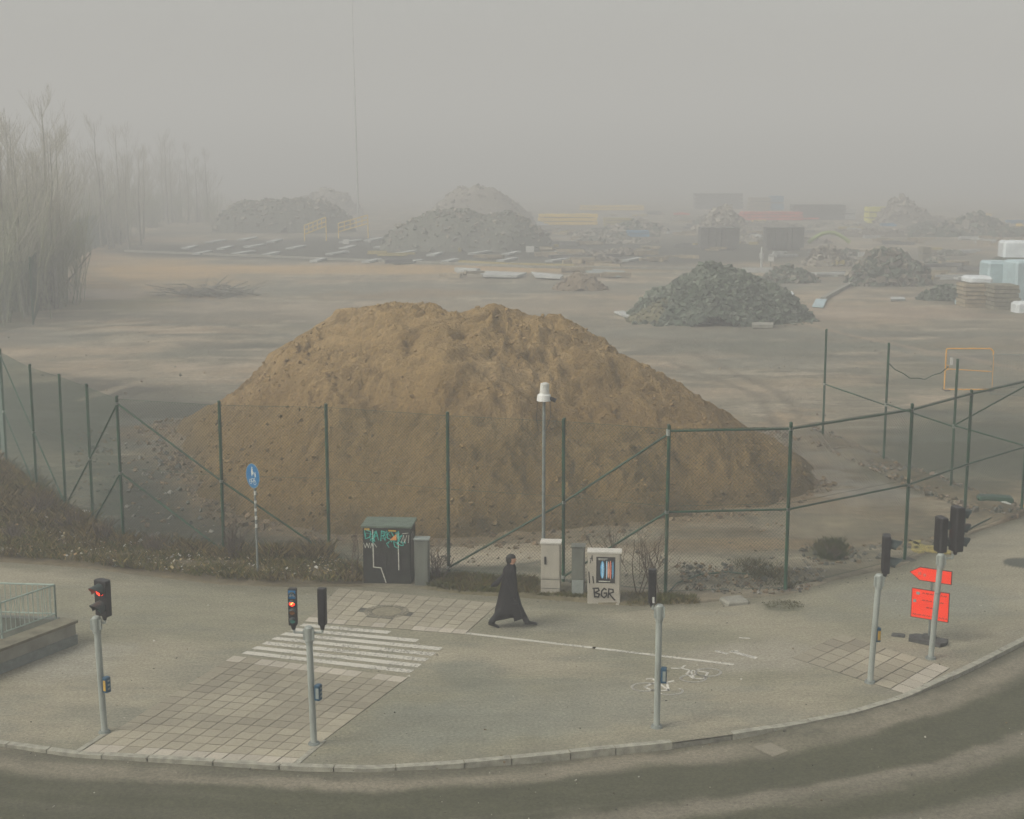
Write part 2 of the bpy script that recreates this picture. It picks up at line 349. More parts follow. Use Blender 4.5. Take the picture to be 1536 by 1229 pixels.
ell(1300, 520, 260, 10, (.13, .145, .115), .6); ell(1150, 545, 180, 10, (.17, .18, .155), .6); ell(1130, 590, 150, 14, (.28, .24, .185), .6); ell(1400, 590, 180, 30, (.17, .17, .13), .5); ell(1200, 575, 200, 7, (.29, .24, .17), .5)
# tyre swirls
ell(180, 505, 70, 12, (.12, .125, .1), .5, .3); ell(195, 507, 45, 7, (.3, .27, .21), .7, .3)
brr = random.Random(17)
for k in range(60):
    cx_, cy_ = brr.uniform(-20, 1560), 440+230*brr.random()**1.2
    f_ = (cy_-250)/300
    ell(cx_, cy_, brr.uniform(30, 110)*(.6+f_), brr.uniform(3, 9)*(.5+f_), brr.choice([(.09, .09, .07), (.11, .105, .08), (.30, .235, .16), (.075, .078, .06), (.34, .28, .21), (.20, .15, .09)]), brr.uniform(.35, .75), .5, brr.choice([None, .45]), 1.0)
# near left mud
ell(140, 620, 230, 60, (.06, .06, .044), .9, .5); ell(250, 640, 120, 40, (.06, .06, .044), .75, .5); ell(300, 770, 230, 70, (.042, .041, .028), .94, .5); ell(230, 700, 120, 30, DARK, .55); ell(240, 650, 90, 14, BROWN, .5); ell(430, 830, 120, 14, (.15, .155, .11), .7)
ell(330, 700, 50, 60, DIRTD, .6)
# wet ground in front of the pile, its sheen painted as pale albedo
ell(690, 838, 130, 14, PALE, .95, .3, .45); ell(840, 826, 190, 11, PALE, .95, .3, .45); ell(950, 845, 160, 15, (.34, .31, .25), .85, .4, .5); ell(700, 858, 60, 5, (.17, .18, .14), .8, .4); ell(560, 850, 60, 10, (.17, .17, .12), .7, .4)
ell(1010, 822, 200, 9, BROWN, .6); ell(1060, 850, 140, 12, (.25, .235, .18), .7); ell(1150, 815, 160, 9, (.22, .165, .095), .8)
# right track, wet; sky sheen of the puddles painted as lighter albedo
ell(1260, 690, 90, 14, (.29, .255, .20), .8, .4, .35); ell(1310, 740, 80, 22, (.27, .25, .22), .85, .4, .3); ell(1240, 716, 60, 12, (.30, .27, .23), .8, .4, .25); ell(1280, 760, 120, 14, (.22, .18, .12), .7, .5, .5); ell(1230, 790, 130, 14, (.21, .19, .14), .7)
ell(1170, 660, 60, 14, (.15, .13, .09), .7); ell(1100, 870, 90, 12, (.11, .10, .07), .7, .5); ell(1170, 860, 50, 10, DIRTD, .8); ell(1245, 828, 35, 14, (.08, .09, .04), .85); ell(1340, 812, 60, 12, BROWN, .5)
ell(1410, 680, 130, 40, (.14, .145, .115), .8, .5); ell(1480, 740, 60, 12, (.2, .15, .09), .6)
ell(1420, 680, 170, 55, (.075, .078, .056), .85, .5); ell(1430, 560, 160, 30, (.115, .12, .09), .6, .5); ell(1150, 520, 200, 18, (.12, .125, .10), .6, .5); ell(1330, 770, 50, 12, (.13, .11, .07), .6); ell(1090, 800, 80, 8, (.12, .095, .055), .7, .5)
# dark soil verge by the path and the dug ridge along the side fence
VERGE = [P(*q) for q in [(-60, 660), (10, 702), (56, 740), (99, 762), (140, 786), (186, 816), (336, 834), (494, 840), (545, 850), (545, 884), (430, 881), (330, 877), (200, 862), (100, 850), (0, 843), (-120, 838)]]
VERGE2 = [P(*q) for q in [(640, 862), (700, 862), (800, 868), (860, 878), (945, 886), (1040, 893), (1050, 905), (940, 911), (800, 900), (700, 895), (640, 886)]]
vd = polydist(GX, GY, VERGE); col = lerp3(col, (.10, .085, .05), sm(-.5, .3, vd+(n3-.5)*.8)*.9)
vd2 = polydist(GX, GY, VERGE2); col = lerp3(col, (.12, .11, .06), sm(-.2, .2, vd2+(n3-.5)*.4)*.85)
ridge = [P(*q) for q in [(1225, 655), (1330, 705), (1430, 742), (1532, 778)]]
def linedist(X, Y, pts):
    d = np.full(X.shape, 1e9)
    for (ax, ay), (bx, by) in zip(pts[:-1], pts[1:]):
        ex, ey = bx-ax, by-ay; t = np.clip(((X-ax)*ex+(Y-ay)*ey)/(ex*ex+ey*ey), 0, 1); d = np.minimum(d, np.hypot(X-ax-t*ex, Y-ay-t*ey))
    return d
rd = linedist(GX, GY, ridge); rt = (1-sm(.3, 1.1, rd+(n3-.5)*.8)); col = lerp3(col, (.115, .095, .06), rt*.85)
pd = polydist(GX, GY, PILE); col = lerp3(col, (.17, .125, .07), sm(-2.2, .3, pd+(n3-.5)*2.4)*.85)
# tyre tracks: thin long streaks
for k, (pts, cc) in enumerate([([(600, 560), (420, 500), (200, 470), (60, 500)], (.13, .13, .11)), ([(1000, 540), (1130, 590), (1200, 680), (1330, 760)], (.13, .115, .085)), ([(1040, 530), (1170, 590), (1250, 690), (1400, 790)], (.13, .115, .085)), ([(900, 470), (1300, 510), (1600, 600)], (.14, .15, .125)), ([(100, 400), (230, 440), (330, 455)], (.13, .14, .12)), ([(1040, 440), (1260, 500), (1560, 560)], (.28, .22, .16)), ([(120, 600), (250, 560), (420, 540)], (.25, .22, .17))]):
    d = linedist(GX, GY, [P(*q) for q in pts]); col = lerp3(col, cc, (1-sm(.1, .55, d+(n4-.5)*.5))*.65)
far_haze = sm(330, 520, GY)*.7; col = lerp3(col, (.30, .29, .25), far_haze); n6 = fbm(GX*.25+GY*.1, GY*1.6, 5, 78, .6); col *= (.66+.44*n3+.24*n6)[..., None]*np.array((1.05, .99, .85)); col *= (1-.16*(1-sm(85, 130, GY)))[..., None]  # distant ground blended paler: haze painted into its colour
pv = polydist(GX, GY, PAVE_POLY)
nearkerb = GY < np.interp(GX, kerb[:, 0], kerb[:, 1])+1.0
GZ = (fbm(GX*.25, GY*.25, 4, 31)-.5)*.22 + (n3-.5)*.05 - .02
GZ = GZ*sm(0, 3, -pv) + .012
GZ += .12*sm(.1, 1.2, vd)+(n3-.5)*.12*sm(0, .8, vd) + rt*(.12+.3*(n3-.4)) + .04*sm(0, .2, vd2)
GZ = np.where(pv > .05, -.35, GZ); GZ = np.where(nearkerb, -.35, GZ)
GZ = np.where(GY > 80, GZ*np.exp(-(GY-80)/60), GZ)
rough += (n3-.5)*.15
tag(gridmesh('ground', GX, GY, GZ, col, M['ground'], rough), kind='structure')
# ------------------------------------------------------------------ pavement and road
T = np.linspace(0, 1, 130)[:, None]
PX = kerb[None, :, 0]*(1-T)+far[None, :, 0]*T; PY = kerb[None, :, 1]*(1-T)+far[None, :, 1]*T
a1 = fbm(PX*.22, PY*.3, 4, 41); a2 = fbm(PX*.8, PY*2.2, 4, 47); a3 = fbm(PX*3, PY*3, 3, 53)
pc = np.ones(PX.shape+(3,))*np.array((.198, .187, .128))
pc = lerp3(pc, (.262, .236, .168), sm(.42, .66, a1)*.8); pc = lerp3(pc, (.17, .17, .13), sm(.52, .7, a2)*.45)
def pell(cx, cy, rx, ry, c, k=.8, soft=.6, ns=.5):
    global pc
    X0, Y0 = P(cx, cy); wx = abs(P(cx+rx, cy)[0]-X0); wy = abs(P(cx, cy-ry)[1]-Y0)
    d = np.hypot((PX-X0)/wx, (PY-Y0)/wy)+(fbm(PX*1.3, PY*1.3, 4, int(cx))-.5)*ns*2
    pc = lerp3(pc, c, (1-sm(1-soft, 1+soft*.3, d))*k)
pell(700, 1080, 190, 45, (.185, .188, .145), .8); pell(900, 1060, 170, 40, (.185, .185, .145), .6); pell(700, 1010, 60, 25, (.14, .145, .11), .6)
pell(1330, 1035, 60, 14, (.155, .15, .115), .6); pell(330, 1010, 120, 26, (.145, .145, .11), .55); pell(180, 1075, 130, 22, (.16, .16, .12), .5)
pell(1150, 985, 160, 25, (.28, .255, .2), .6); pell(100, 990, 90, 30, (.26, .25, .2), .6); pell(1400, 900, 160, 25, (.20, .205, .165), .6)
pell(1170, 910, 35, 9, (.10, .10, .065), .85, .3, .25); pell(1540, 845, 36, 8, (.055, .06, .045), .95, .15, .2); pell(1320, 895, 80, 9, (.17, .165, .13), .5)
pell(1010, 958, 50, 8, (.13, .13, .1), .35); pell(840, 940, 120, 14, (.165, .16, .125), .5)
ef = sm(.90, 1., T*np.ones_like(PX)+(a3-.5)*.10); pc = lerp3(pc, (.115, .108, .07), ef*.75)
kd = 1-sm(0, .06, T*np.ones_like(PX)+(a3-.5)*.05); pc = lerp3(pc, (.16, .15, .11), kd*.6)
a5 = fbm(PX*.9, PY*4.5, 4, 57, .6); a6 = fbm(PX*5, PY*14, 3, 59, .6); pc *= (.68+.18*a3+.26*a5+.20*a6)[..., None]
tag(gridmesh('pavement', PX, PY, np.zeros_like(PX)+0*PX, pc, M['asphalt'], np.full(PX.shape, .85)), kind='structure')
# road: offsets away from the kerb
tg = np.gradient(kerb, axis=0); tg /= np.hypot(tg[:, 0], tg[:, 1])[:, None]; nrm = np.stack([tg[:, 1], -tg[:, 0]], -1)
dd = np.concatenate([np.linspace(0, 8, 110), np.linspace(8.3, 22, 30)])[:, None]
RX = kerb[None, :, 0]+nrm[None, :, 0]*dd; RY = kerb[None, :, 1]+nrm[None, :, 1]*dd
hk = kerb_h(kerb[:, 0])[None, :]
RZ = -(hk+(.10-hk)*sm(.0, 1.6, dd)) - .004
r1 = fbm(ks[None, :]*.35+0*dd, dd*1.2, 4, 61); r2 = fbm(RX*2.5, RY*2.5, 4, 67); r3 = fbm(ks[None, :]*.15+0*dd, dd*5, 4, 71)
D = dd+(r1-.5)*.7+(r2-.5)*.3+(fbm(RX*7, RY*7, 3, 74)-.5)*.12
rc = np.ones(RX.shape+(3,))*np.array((.066, .066, .038))
left = 1-sm(-9, -4, RX)
def band(c0, c1, s0, s1):
    s0 *= .95; s1 *= .95
    return sm(c0-s0, c0+s0, D)*(1-sm(c1-s1, c1+s1, D))
rc = lerp3(rc, (.185, .165, .118), band(.2, .85, .22, .18)*(.5+.5*sm(.3, .6, r1)))
rc = lerp3(rc, (.11, .104, .072), band(-1, .3, .1, .2)*.8)
rc = lerp3(rc, (.165, .148, .108), band(2.35, 2.95, .18, .25)*sm(-2, 3, RX)*.9)
rc = lerp3(rc, (.165, .15, .11), band(3.9, 4.6, .2, .3)*.85)
rc = lerp3(rc, (.14, .13, .09), band(6.6, 7.4, .3, .4)*.6)
rc = lerp3(rc, (.10, .096, .066), sm(.55, .75, r3)*.4)
r5 = fbm(ks[None, :]*1.2+0*dd, dd*6, 4, 73, .6); rc *= (.72+.26*r2+.3*r5)[..., None]
tag(gridmesh('road', RX, RY, RZ, rc, M['asphalt'], np.full(RX.shape, .8)), kind='structure')
# kerb stones
kb = MB()
i = 0
while i < len(kerb)-4:
    j = min(i+random.choice((7, 8, 9, 10)), len(kerb)-1)
    ii = list(range(i, j+1)); top = .010+random.uniform(-.003, .007); o = random.uniform(0, .008); mx_ = kerb[(i+j)//2][0]
    low = P(1010, 1115)[0]+.2 < mx_ < P(1050, 1110)[0]+.3
    pts_ = [kerb[k].copy() for k in ii]; u = pts_[1]-pts_[0]; u /= np.hypot(*u); pts_[0] += u*.012; u = pts_[-1]-pts_[-2]; u /= np.hypot(*u); pts_[-1] -= u*.012
    kb.prism([tuple(p-nrm[k]*.14) for p, k in zip(pts_, ii)]+[tuple(p+nrm[k]*(.012+o-(.05 if low else 0))) for p, k in list(zip(pts_, ii))[::-1]], -.3, top-(.05 if low else 0))
    i = j
tag(kb.build('kerb', M['kerb']), kind='structure')
# slab paving
def slabfield(name, O, U, V, lu, lv, su, lights, gap=.012, z=.004, lightc=(.40, .365, .29), skip=None):
    O = np.array(O); mb = MB(); bed = MB()
    nu = round(lu/su); nv = round(lv/su); U = np.array(U); V = np.array(V)
    bed.prism([tuple(O), tuple(O+U*lu), tuple(O+U*lu+V*lv), tuple(O+V*lv)], -.05, z)
    for b in range(nv):
        sh = su*.5*(b % 2) if False else 0
        for a in range(nu):
            if skip and skip((a+.5)/nu, (b+.5)/nv): continue
            g = gap*random.uniform(.7, 1.5)
            q = [O+U*(a*su+g/2)+V*(b*su+g/2), O+U*((a+1)*su-g/2)+V*(b*su+g/2), O+U*((a+1)*su-g/2)+V*((b+1)*su-g/2), O+U*(a*su+g/2)+V*((b+1)*su-g/2)]
            k = random.uniform(.82, 1.12)
            if b in lights and random.random() < .86: c = tuple(x*k for x in lightc)
            else:
                t = vnoise(np.array(q[0][0]*1.1), np.array(q[0][1]*1.1), 3); c = tuple(x*k*(.72+.45*float(t)) for x in (.255, .24, .185))
            mb.col = c
            tz = z+.005+random.uniform(-.001, .003)
            mb.prism([tuple(p) for p in q], z-.02, tz)
    o = tag(mb.build(name, M['slabs']), kind='structure'); tag(bed.build('paving_bed', M['joint']), kind='structure')
    return o
def bilin(cr, u, v):
    c = [np.array(P(*q)) for q in cr]                 # BL, BR, TR, TL
    return (c[0]*(1-u)+c[1]*u)*(1-v)+(c[3]*(1-u)+c[2]*u)*v
def slabpatch(cr, nu, nv, lights, gap=.014, z=.004, lightc=(.37, .335, .265), skip=None):
    mb = MB(); bed = MB(); g_ = MB()
    bed.prism([tuple(bilin(cr, *q)) for q in ((0, 0), (1, 0), (1, 1), (0, 1))], -.05, z)
    for b in range(nv):
        for a in range(nu):
            if skip and skip(bilin(cr, (a+.5)/nu, (b+.5)/nv)): continue
            q = [bilin(cr, a/nu, b/nv), bilin(cr, (a+1)/nu, b/nv), bilin(cr, (a+1)/nu, (b+1)/nv), bilin(cr, a/nu, (b+1)/nv)]
            c = sum(q)/4; L = np.hypot(*(q[1]-q[0])); k_ = 1-gap*random.uniform(.8, 1.9)/L; q = [c+(p-c)*k_ for p in q]
            k = random.uniform(.88, 1.09)
            if b in lights and random.random() < .84: col_ = tuple(x*k for x in lightc)
            else:
                t = vnoise(np.array(c[0]*1.1), np.array(c[1]*1.1), 3); col_ = tuple(x*k*(.72+.45*float(t)) for x in (.29, .262, .19))
            mb.col = col_; tz = z+.006+random.uniform(-.001, .004)
            mb.prism([tuple(p) for p in q], z-.02, tz)
    tag(mb.build('paving', M['slabs']), kind='structure'); tag(bed.build('paving_bed', M['joint']), kind='structure')
CA = [(122, 1128), (437, 1148), (612, 1017), (350, 984)]
CZ = [(352, 983), (615, 1014), (692, 953), (457, 933)]
CB = [(457, 933), (697, 952), (748, 906), (508, 883)]
slabpatch(CA, 12, 15, (0, 14))
MH = np.array(P(580, 918))
slabpatch(CB, 12, 8, (0,), skip=lambda p: np.hypot(*(p-MH)) < .56)
CP = [(1362, 1043), (1425, 1003), (1262, 952), (1188, 987)]
slabpatch(CP, 5, 7, (0,), gap=.02)
A0 = np.array(P(122, 1128)); U1 = np.array(P(437, 1148))-A0; lu = np.hypot(*U1); U1 /= lu; V1 = np.array((3.5, 10.45)); V1 /= np.hypot(*V1)
# edge strip of kerb round the paving bed
es = MB(); 
for q0, q1 in ((A0-U1*.13-V1*.10, A0-U1*.13+V1*1.0), (A0+U1*(lu+.01), A0+U1*(lu+.01)+V1*1.2)):
    es.prism([tuple(q0), tuple(q0+U1*.11), tuple(q1+U1*.11), tuple(q1)], -.05, .012)
tag(es.build('kerb', M['kerb']), kind='structure')
# manhole with ring of setts
mh = MB(); mh.prism([(MH[0]+.36*math.cos(a*math.pi/16), MH[1]+.36*math.sin(a*math.pi/16)) for a in range(32)], 0, .012)
mho = empty('manhole_cover', (MH[0], MH[1], .0), 'round grey manhole cover ringed by small stones in the paving', 'manhole', world=True)
mh.build('cover', mat('manhole_concrete', (.20, .18, .12), .85, .15, 8), mho)
st = MB()
for r_, n_ in ((.42, 26), (.51, 32)):
    for k in range(n_):
        a = 2*math.pi*k/n_; st.box((MH[0]+math.cos(a)*r_, MH[1]+math.sin(a)*r_, .006), (.075, .08, .016), a)
st.build('stone_ring', mat('ring_setts', (.19, .175, .125), .9, .2, 20), mho)
# markings
fl = lambda x, y, z: (x, y, z)
mk = MB()
for k in range(7):
    v0 = (k+.35)/7.3; v1 = v0+.075; u1_ = .985 if k < 5 else .80-.22*(k-5); mk.prism([tuple(bilin(CZ, u, v)) for u, v in ((.02, v0), (u1_, v0), (u1_, v1), (.02, v1))], .0045, .007)
tag(mk.build('road_marking', M['rmark']), kind='structure')
bed2 = MB(); bed2.col = None
wl = MB(); a_ = np.array(P(697, 950)); b_ = np.array(P(1098, 997)); wl.ribbon([tuple(a_), tuple((a_+b_)/2+np.array((.0, .02))), tuple(b_)], .11, fl, .0045)
tag(wl.build('road_marking', M['rmark']), kind='structure')
def pxpath(mb, pts, wd): mb.ribbon([P(*q) for q in pts], wd, fl, .0045)
def pxring(mb, cx, cy, rx, ry, wd, a0=0, a1=360):
    pxpath(mb, [(cx+rx*math.cos(R(a)), cy+ry*math.sin(R(a))) for a in range(a0, a1+1, 15)], wd)
bk = MB()
pxring(bk, 967, 1031, 19, 6.2, .055); pxring(bk, 1005, 1037, 19, 5.5, .05, -40, 150)
pxpath(bk, [(967, 1031), (985, 1023), (1003, 1036), (980, 1037), (967, 1031)], .05); pxpath(bk, [(985, 1023), (978, 1018), (970, 1019)], .05); pxpath(bk, [(1003, 1036), (1000, 1024), (1010, 1022)], .05); pxpath(bk, [(985, 1023), (1000, 1026)], .05)
pxring(bk, 1062, 1009, 19, 6, .055); pxring(bk, 1040, 1018, 19, 5.5, .05)
pxpath(bk, [(1062, 1009), (1036, 1006), (1041, 1018), (1056, 1019), (1062, 1009)], .05); pxpath(bk, [(1036, 1006), (1022, 1003), (1008, 1003)], .05); pxpath(bk, [(1022, 1003), (1027, 999)], .05); pxpath(bk, [(1036, 1006), (1030, 1011), (1040, 1018)], .05)
pxpath(bk, [(1098, 978), (1132, 987)], .13); pxpath(bk, [(1098, 978), (1106, 977)], .08); pxpath(bk, [(1075, 977), (1090, 981)], .09); pxpath(bk, [(1110, 957), (1124, 958)], .06)
tag(bk.build('road_marking', M['rmark2']), kind='structure')
tr = MB(); tr.prism([P(*q) for q in [(1130, 1113), (1160, 1106), (1188, 1117), (1160, 1128)]], -.108, -.094); tr.prism([P(*q) for q in [(622, 1165), (665, 1158), (678, 1162), (655, 1174)]], -.105, -.09)
tag(tr.build('road_patch', paint('patch', (.20, .18, .13), .1, .4)), kind='structure')
# ------------------------------------------------------------------ sand pile
PILEG = {}
def build_pile():
    gx = np.arange(-16, 13, .085); gy = np.arange(38.5, 66, .1)
    X, Y = np.meshgrid(gx, gy)
    wob = (fbm(X*.5, Y*.5, 4, 81)-.5)*1.8
    d = polydist(X, Y, PILE)+wob*np.clip(1, 0, 1)
    sil = [(296, 606), (320, 586), (345, 560), (370, 538), (420, 507), (469, 481), (496, 472), (545, 466), (575, 463), (600, 467), (650, 465), (680, 476), (700, 479), (738, 463), (765, 467), (790, 476), (830, 486), (880, 502), (930, 520), (980, 550), (1040, 588), (1080, 606)]
    Yc = 51.5
    sx = [XT(a, Yc, ZT(b, Yc)) for a, b in sil]; sz = [ZT(b, Yc) for a, b in sil]
    cap = np.interp(X, sx, sz, left=sz[0], right=sz[-1])
    cap = cap - .10*np.maximum(0, Y-Yc) - .055*np.maximum(0, Yc-Y) + (fbm(X*.6, Y*.6, 4, 83)-.5)*.55
    h = np.maximum(d, 0)*(.66+.26*(1-sm(-8, -3, X))) + .25*sm(0, 6, d)
    k = .32; m = -np.log(np.exp(-np.minimum(h, 30)/k)+np.exp(-cap/k))*k
    # slumps and gullies that run down the slope, cracks and clods
    ang = np.arctan2(Y-51, X)
    g1 = fbm(ang*9, d*.25, 4, 87)-.5; g2 = fbm(X*1.4, Y*1.4, 5, 89, .6)-.5; g3 = fbm(X*4.5, Y*4.5, 4, 91, .65)-.5
    rough_zone = sm(.42, .6, fbm(X*.35, Y*.35, 3, 93))
    terr = fbm(X*.7, Y*.7+m*.8, 3, 95); ter = np.abs((terr*9) % 1-.5)
    z = m + (g1*.28 + g2*.15 + g3*(.14+.30*rough_zone) - .16*sm(.36, .5, ter)*rough_zone)*sm(0, 1.2, m)
    z += .22*sm(.52, .58, fbm(X*.42, Y*.6, 3, 99))*sm(1., 3, m)
    z -= .10*sm(.56, .64, fbm(X*2.6, Y*3.4, 5, 107, .65))*sm(.4, 1, m)
    gul = np.abs(fbm(ang*16+fbm(X*.4, Y*.4, 3, 120)*3, d*.12, 3, 121)-.5); z -= .10*(1-sm(0, .05, gul))*sm(.5, 2, m)*sm(.45, .6, fbm(X*.2, Y*.2, 2, 123))
    z = np.where(d < 0, -.2+np.maximum(d, -1)*.2+.0, z+.0) ; z = np.where((d >= 0) & (d < .3), z*(d/.3)-.05*(1-d/.3), z)
    c = np.ones(X.shape+(3,))*np.array((.345, .238, .108))
    c = lerp3(c, (.40, .285, .145), sm(.5, .72, fbm(X*.3, Y*.3+m, 4, 101))*.7+.0)
    c = lerp3(c, (.21, .142, .062), sm(.5, .72, fbm(X*1.3, Y*1.3+m, 4, 103))*.55)
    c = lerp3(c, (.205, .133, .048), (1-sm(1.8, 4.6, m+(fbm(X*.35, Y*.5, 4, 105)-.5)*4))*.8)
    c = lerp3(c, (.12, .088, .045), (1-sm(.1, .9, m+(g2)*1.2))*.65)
    pit = fbm(X*2.6, Y*3.4, 5, 107, .65); pz = sm(.46, .6, fbm(X*.5, Y*.6, 3, 109)); c = lerp3(c, (.11, .08, .04), sm(.56, .66, pit)*.38*pz)  # crevice shade painted as darker colour where the surface is pitted
    c *= (.86+.5*(g3+.25))[..., None]
    PILEG.update(X=X, Y=Y, z=z, m=m, d=d, rz=rough_zone, c=c)
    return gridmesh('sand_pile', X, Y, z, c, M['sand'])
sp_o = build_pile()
tag(sp_o, 'huge heap of brown sand behind the green mesh fence', 'sand pile')
pc_ = MB(); ny_, nx_ = PILEG['X'].shape; cz_ = fbm(PILEG['X']*.8, PILEG['Y']*.8, 3, 111); k = 0
while k < 5200:
    j = random.randrange(1, ny_-1); i = random.randrange(1, nx_-1)
    if PILEG['d'][j, i] < .1 or PILEG['Y'][j, i] > 56: continue
    lowb = max(0, 1-PILEG['m'][j, i]/1.6)
    if random.random() > .08+2.6*max(0, cz_[j, i]-.5)+.5*PILEG['rz'][j, i]*.6+.5*lowb: continue
    r_ = .018+.075*random.random()**5; f_ = random.uniform(.6, .98); pc_.col = tuple(float(v)*f_ for v in PILEG['c'][j, i])
    pc_.rock((PILEG['X'][j, i]+random.gauss(0, .04), PILEG['Y'][j, i], PILEG['z'][j, i]+r_*.15), r_, .85); k += 1
tag(pc_.build('sand_clods', M['rubble'], sp_o), kind='stuff')
# ------------------------------------------------------------------ clods and stones scattered
cl = MB()
def scatter(poly, n, r0, r1, cols, mb, sq=.7, z=0.):
    xs_ = [p[0] for p in poly]; ys_ = [p[1] for p in poly]; k = 0; t = 0
    while k < n and t < n*30:
        t += 1; x = random.uniform(min(xs_), max(xs_)); y = random.uniform(min(ys_), max(ys_))
        if not inpoly(x, y, poly): continue
        r = r0+(r1-r0)*random.random()**3; f = random.uniform(.7, 1.2)
        mb.col = tuple(v*f for v in random.choice(cols)); mb.rock((x, y, z+r*.15), r, sq); k += 1
W = lambda *q: [P(*p) for p in q]
brown = [(.17, .12, .07), (.12, .09, .06), (.2, .15, .09)]; grey = [(.13, .13, .11), (.2, .19, .16), (.09, .09, .075)]
scatter(W((200, 640), (300, 620), (330, 700), (400, 770), (520, 800), (700, 812), (700, 822), (480, 815), (330, 790), (280, 740)), 1400, .02, .13, brown, cl)
scatter(W((700, 805), (900, 785), (1100, 762), (1240, 715), (1260, 730), (1160, 775), (900, 812), (700, 830)), 500, .02, .13, brown, cl)
scatter(W((1215, 640), (1330, 690), (1440, 730), (1540, 765), (1540, 785), (1430, 765), (1330, 720), (1215, 668)), 1500, .02, .10, brown+grey+[(.26, .2, .15)], cl, z=.1)
scatter(W((1010, 845), (1180, 850), (1250, 855), (1210, 890), (1130, 893), (1030, 888)), 700, .015, .08, grey+brown, cl, z=.02)
scatter(W((1200, 815), (1290, 820), (1420, 800), (1440, 815), (1300, 845), (1200, 850)), 300, .02, .1, brown+grey, cl)
scatter(W((100, 640), (330, 660), (330, 800), (180, 810), (110, 740)), 700, .02, .12, grey+brown, cl)
scatter(W((560, 815), (1180, 780), (1180, 880), (680, 870)), 350, .015, .07, grey+brown, cl)
scatter(W((1130, 640), (1220, 660), (1150, 680)), 120, .03, .15, brown, cl)
scatter(W((0, 500), (450, 470), (300, 640), (50, 700)), 160, .02, .07, grey+brown, cl)
scatter(W((1000, 510), (1536, 500), (1536, 640), (1130, 620)), 200, .02, .08, grey+brown, cl)
scatter(W((300, 877), (1100, 895), (1400, 850), (1400, 862), (1100, 912), (300, 890)), 300, .008, .03, grey, cl)
for a_, b_, c_, d_, n_ in ((-60, 1100, 1560, 900, 500), (-60, 1225, 1560, 1100, 420)):
    for k in range(n_):
        x, y = P(random.uniform(-60, 1560), random.uniform(890, 1225)); dk_ = np.min(np.hypot(kerb[:, 0]-x, kerb[:, 1]-y)); yk = np.interp(x, kerb[:, 0], kerb[:, 1])
        if y > np.interp(x, far[:, 0], far[:, 1]): continue
        zz = .0 if y > yk else -(.03 if dk_ < .6 else .095)
        if y < yk and dk_ > .5 and random.random() < .6: continue
        cl.col = random.choice([(.06, .06, .05), (.1, .09, .07), (.3, .28, .22), (.4, .38, .32), (.16, .12, .07)]); cl.rock((x, y, zz), .008+.02*random.random()**3, .6)
tag(cl.build('rubble_scatter', M['rubble']), 'loose stones and clods strewn over the bare ground', 'stones', kind='stuff')
# ------------------------------------------------------------------ fences
FH = 4.33
def mesh_panel(parent, a, b, h=FH-.12, sp=.095, r=.0033, z0=.04):
    a = Vector((a[0], a[1], 0)); b = Vector((b[0], b[1], 0)); L = (b-a).length; u = (b-a)/L; mb = MB()
    n = int((L+h)/sp)
    for sgn in (1, -1):
        for k in range(n):
            s0 = -h+k*sp
            lo = max(0, -s0); hi = min(h, L-s0)
            if hi-lo < .02: continue
            p0 = (s0+lo, lo); p1 = (s0+hi, hi)
            if sgn < 0: p0 = (L-p0[0], p0[1]); p1 = (L-p1[0], p1[1])
            mb.tube(a+u*p0[0]+Vector((0, 0, z0+p0[1])), a+u*p1[0]+Vector((0, 0, z0+p1[1])), r, n=3, cap=False)
    for z in (z0+h, z0+h*.53, z0+.02): mb.tube(a+Vector((0, 0, z)), b+Vector((0, 0, z)), .005, n=4, cap=False)
    return mb.build('mesh_panel', M['wire'], parent)
def posts(parent, pts, h=FH, r=.045, hs=None):
    for k, p in enumerate(pts):
        mb = MB(); hh = h+random.uniform(-.03, .03); mb.tube((p[0], p[1], -.1), (p[0]+random.uniform(-.02, .02), p[1], hh), r, n=10); mb.tube((p[0], p[1], hh), (p[0], p[1], hh+.03), r*1.12, r*.7, n=10)
        mb.build('post', M['post'], parent, smooth=False)
def bar(parent, name, a, b, za, zb, r=.028, m='post'):
    mb = MB(); mb.tube((a[0], a[1], za), (b[0], b[1], zb), r, n=8); mb.build(name, M[m], parent)
    for q, z in ((a, za), (b, zb)):
        cl_ = MB(); cl_.tube((q[0], q[1], z-.04), (q[0], q[1], z+.04), .055, n=10); cl_.build('clamp', M['galv'], parent)
FP = [P(*q) for q in [(-35, 655), (2, 676), (11, 705), (56, 743), (99, 764), (140, 789), (186, 818), (336, 833), (494, 838), (673, 858), (845, 872), (998, 890), (1178, 885), (1357, 840), (1445, 802), (1532, 770)]]
ff = empty('chain_link_fence', (*FP[7], 0), 'tall green chain link fence running along the path in front of the sand heap', 'fence', world=True)
posts(ff, FP)
for a, b in zip(FP[1:-1], FP[2:]): mesh_panel(ff, a, b)
T_, Mi, Lo = 4.12, 2.12, .12
bar(ff, 'brace', FP[6], FP[7], T_, T_-2.0); bar(ff, 'brace', FP[7], FP[8], T_-2.0, Lo); bar(ff, 'brace', FP[6], FP[7], Mi, Lo)
bar(ff, 'brace', FP[6], FP[5], T_, Mi-.05); bar(ff, 'brace', FP[5], FP[4], Mi-.05, Lo); bar(ff, 'brace', FP[6], FP[5], Mi, Lo)
bar(ff, 'brace', FP[2], FP[3], T_, Mi); bar(ff, 'brace', FP[3], FP[4], Mi, Lo); bar(ff, 'brace', FP[2], FP[3], Mi, Lo)
bar(ff, 'brace', FP[11], FP[10], T_, Mi); bar(ff, 'brace', FP[10], FP[9], Mi, Lo); bar(ff, 'brace', FP[11], FP[10], Mi, Lo)
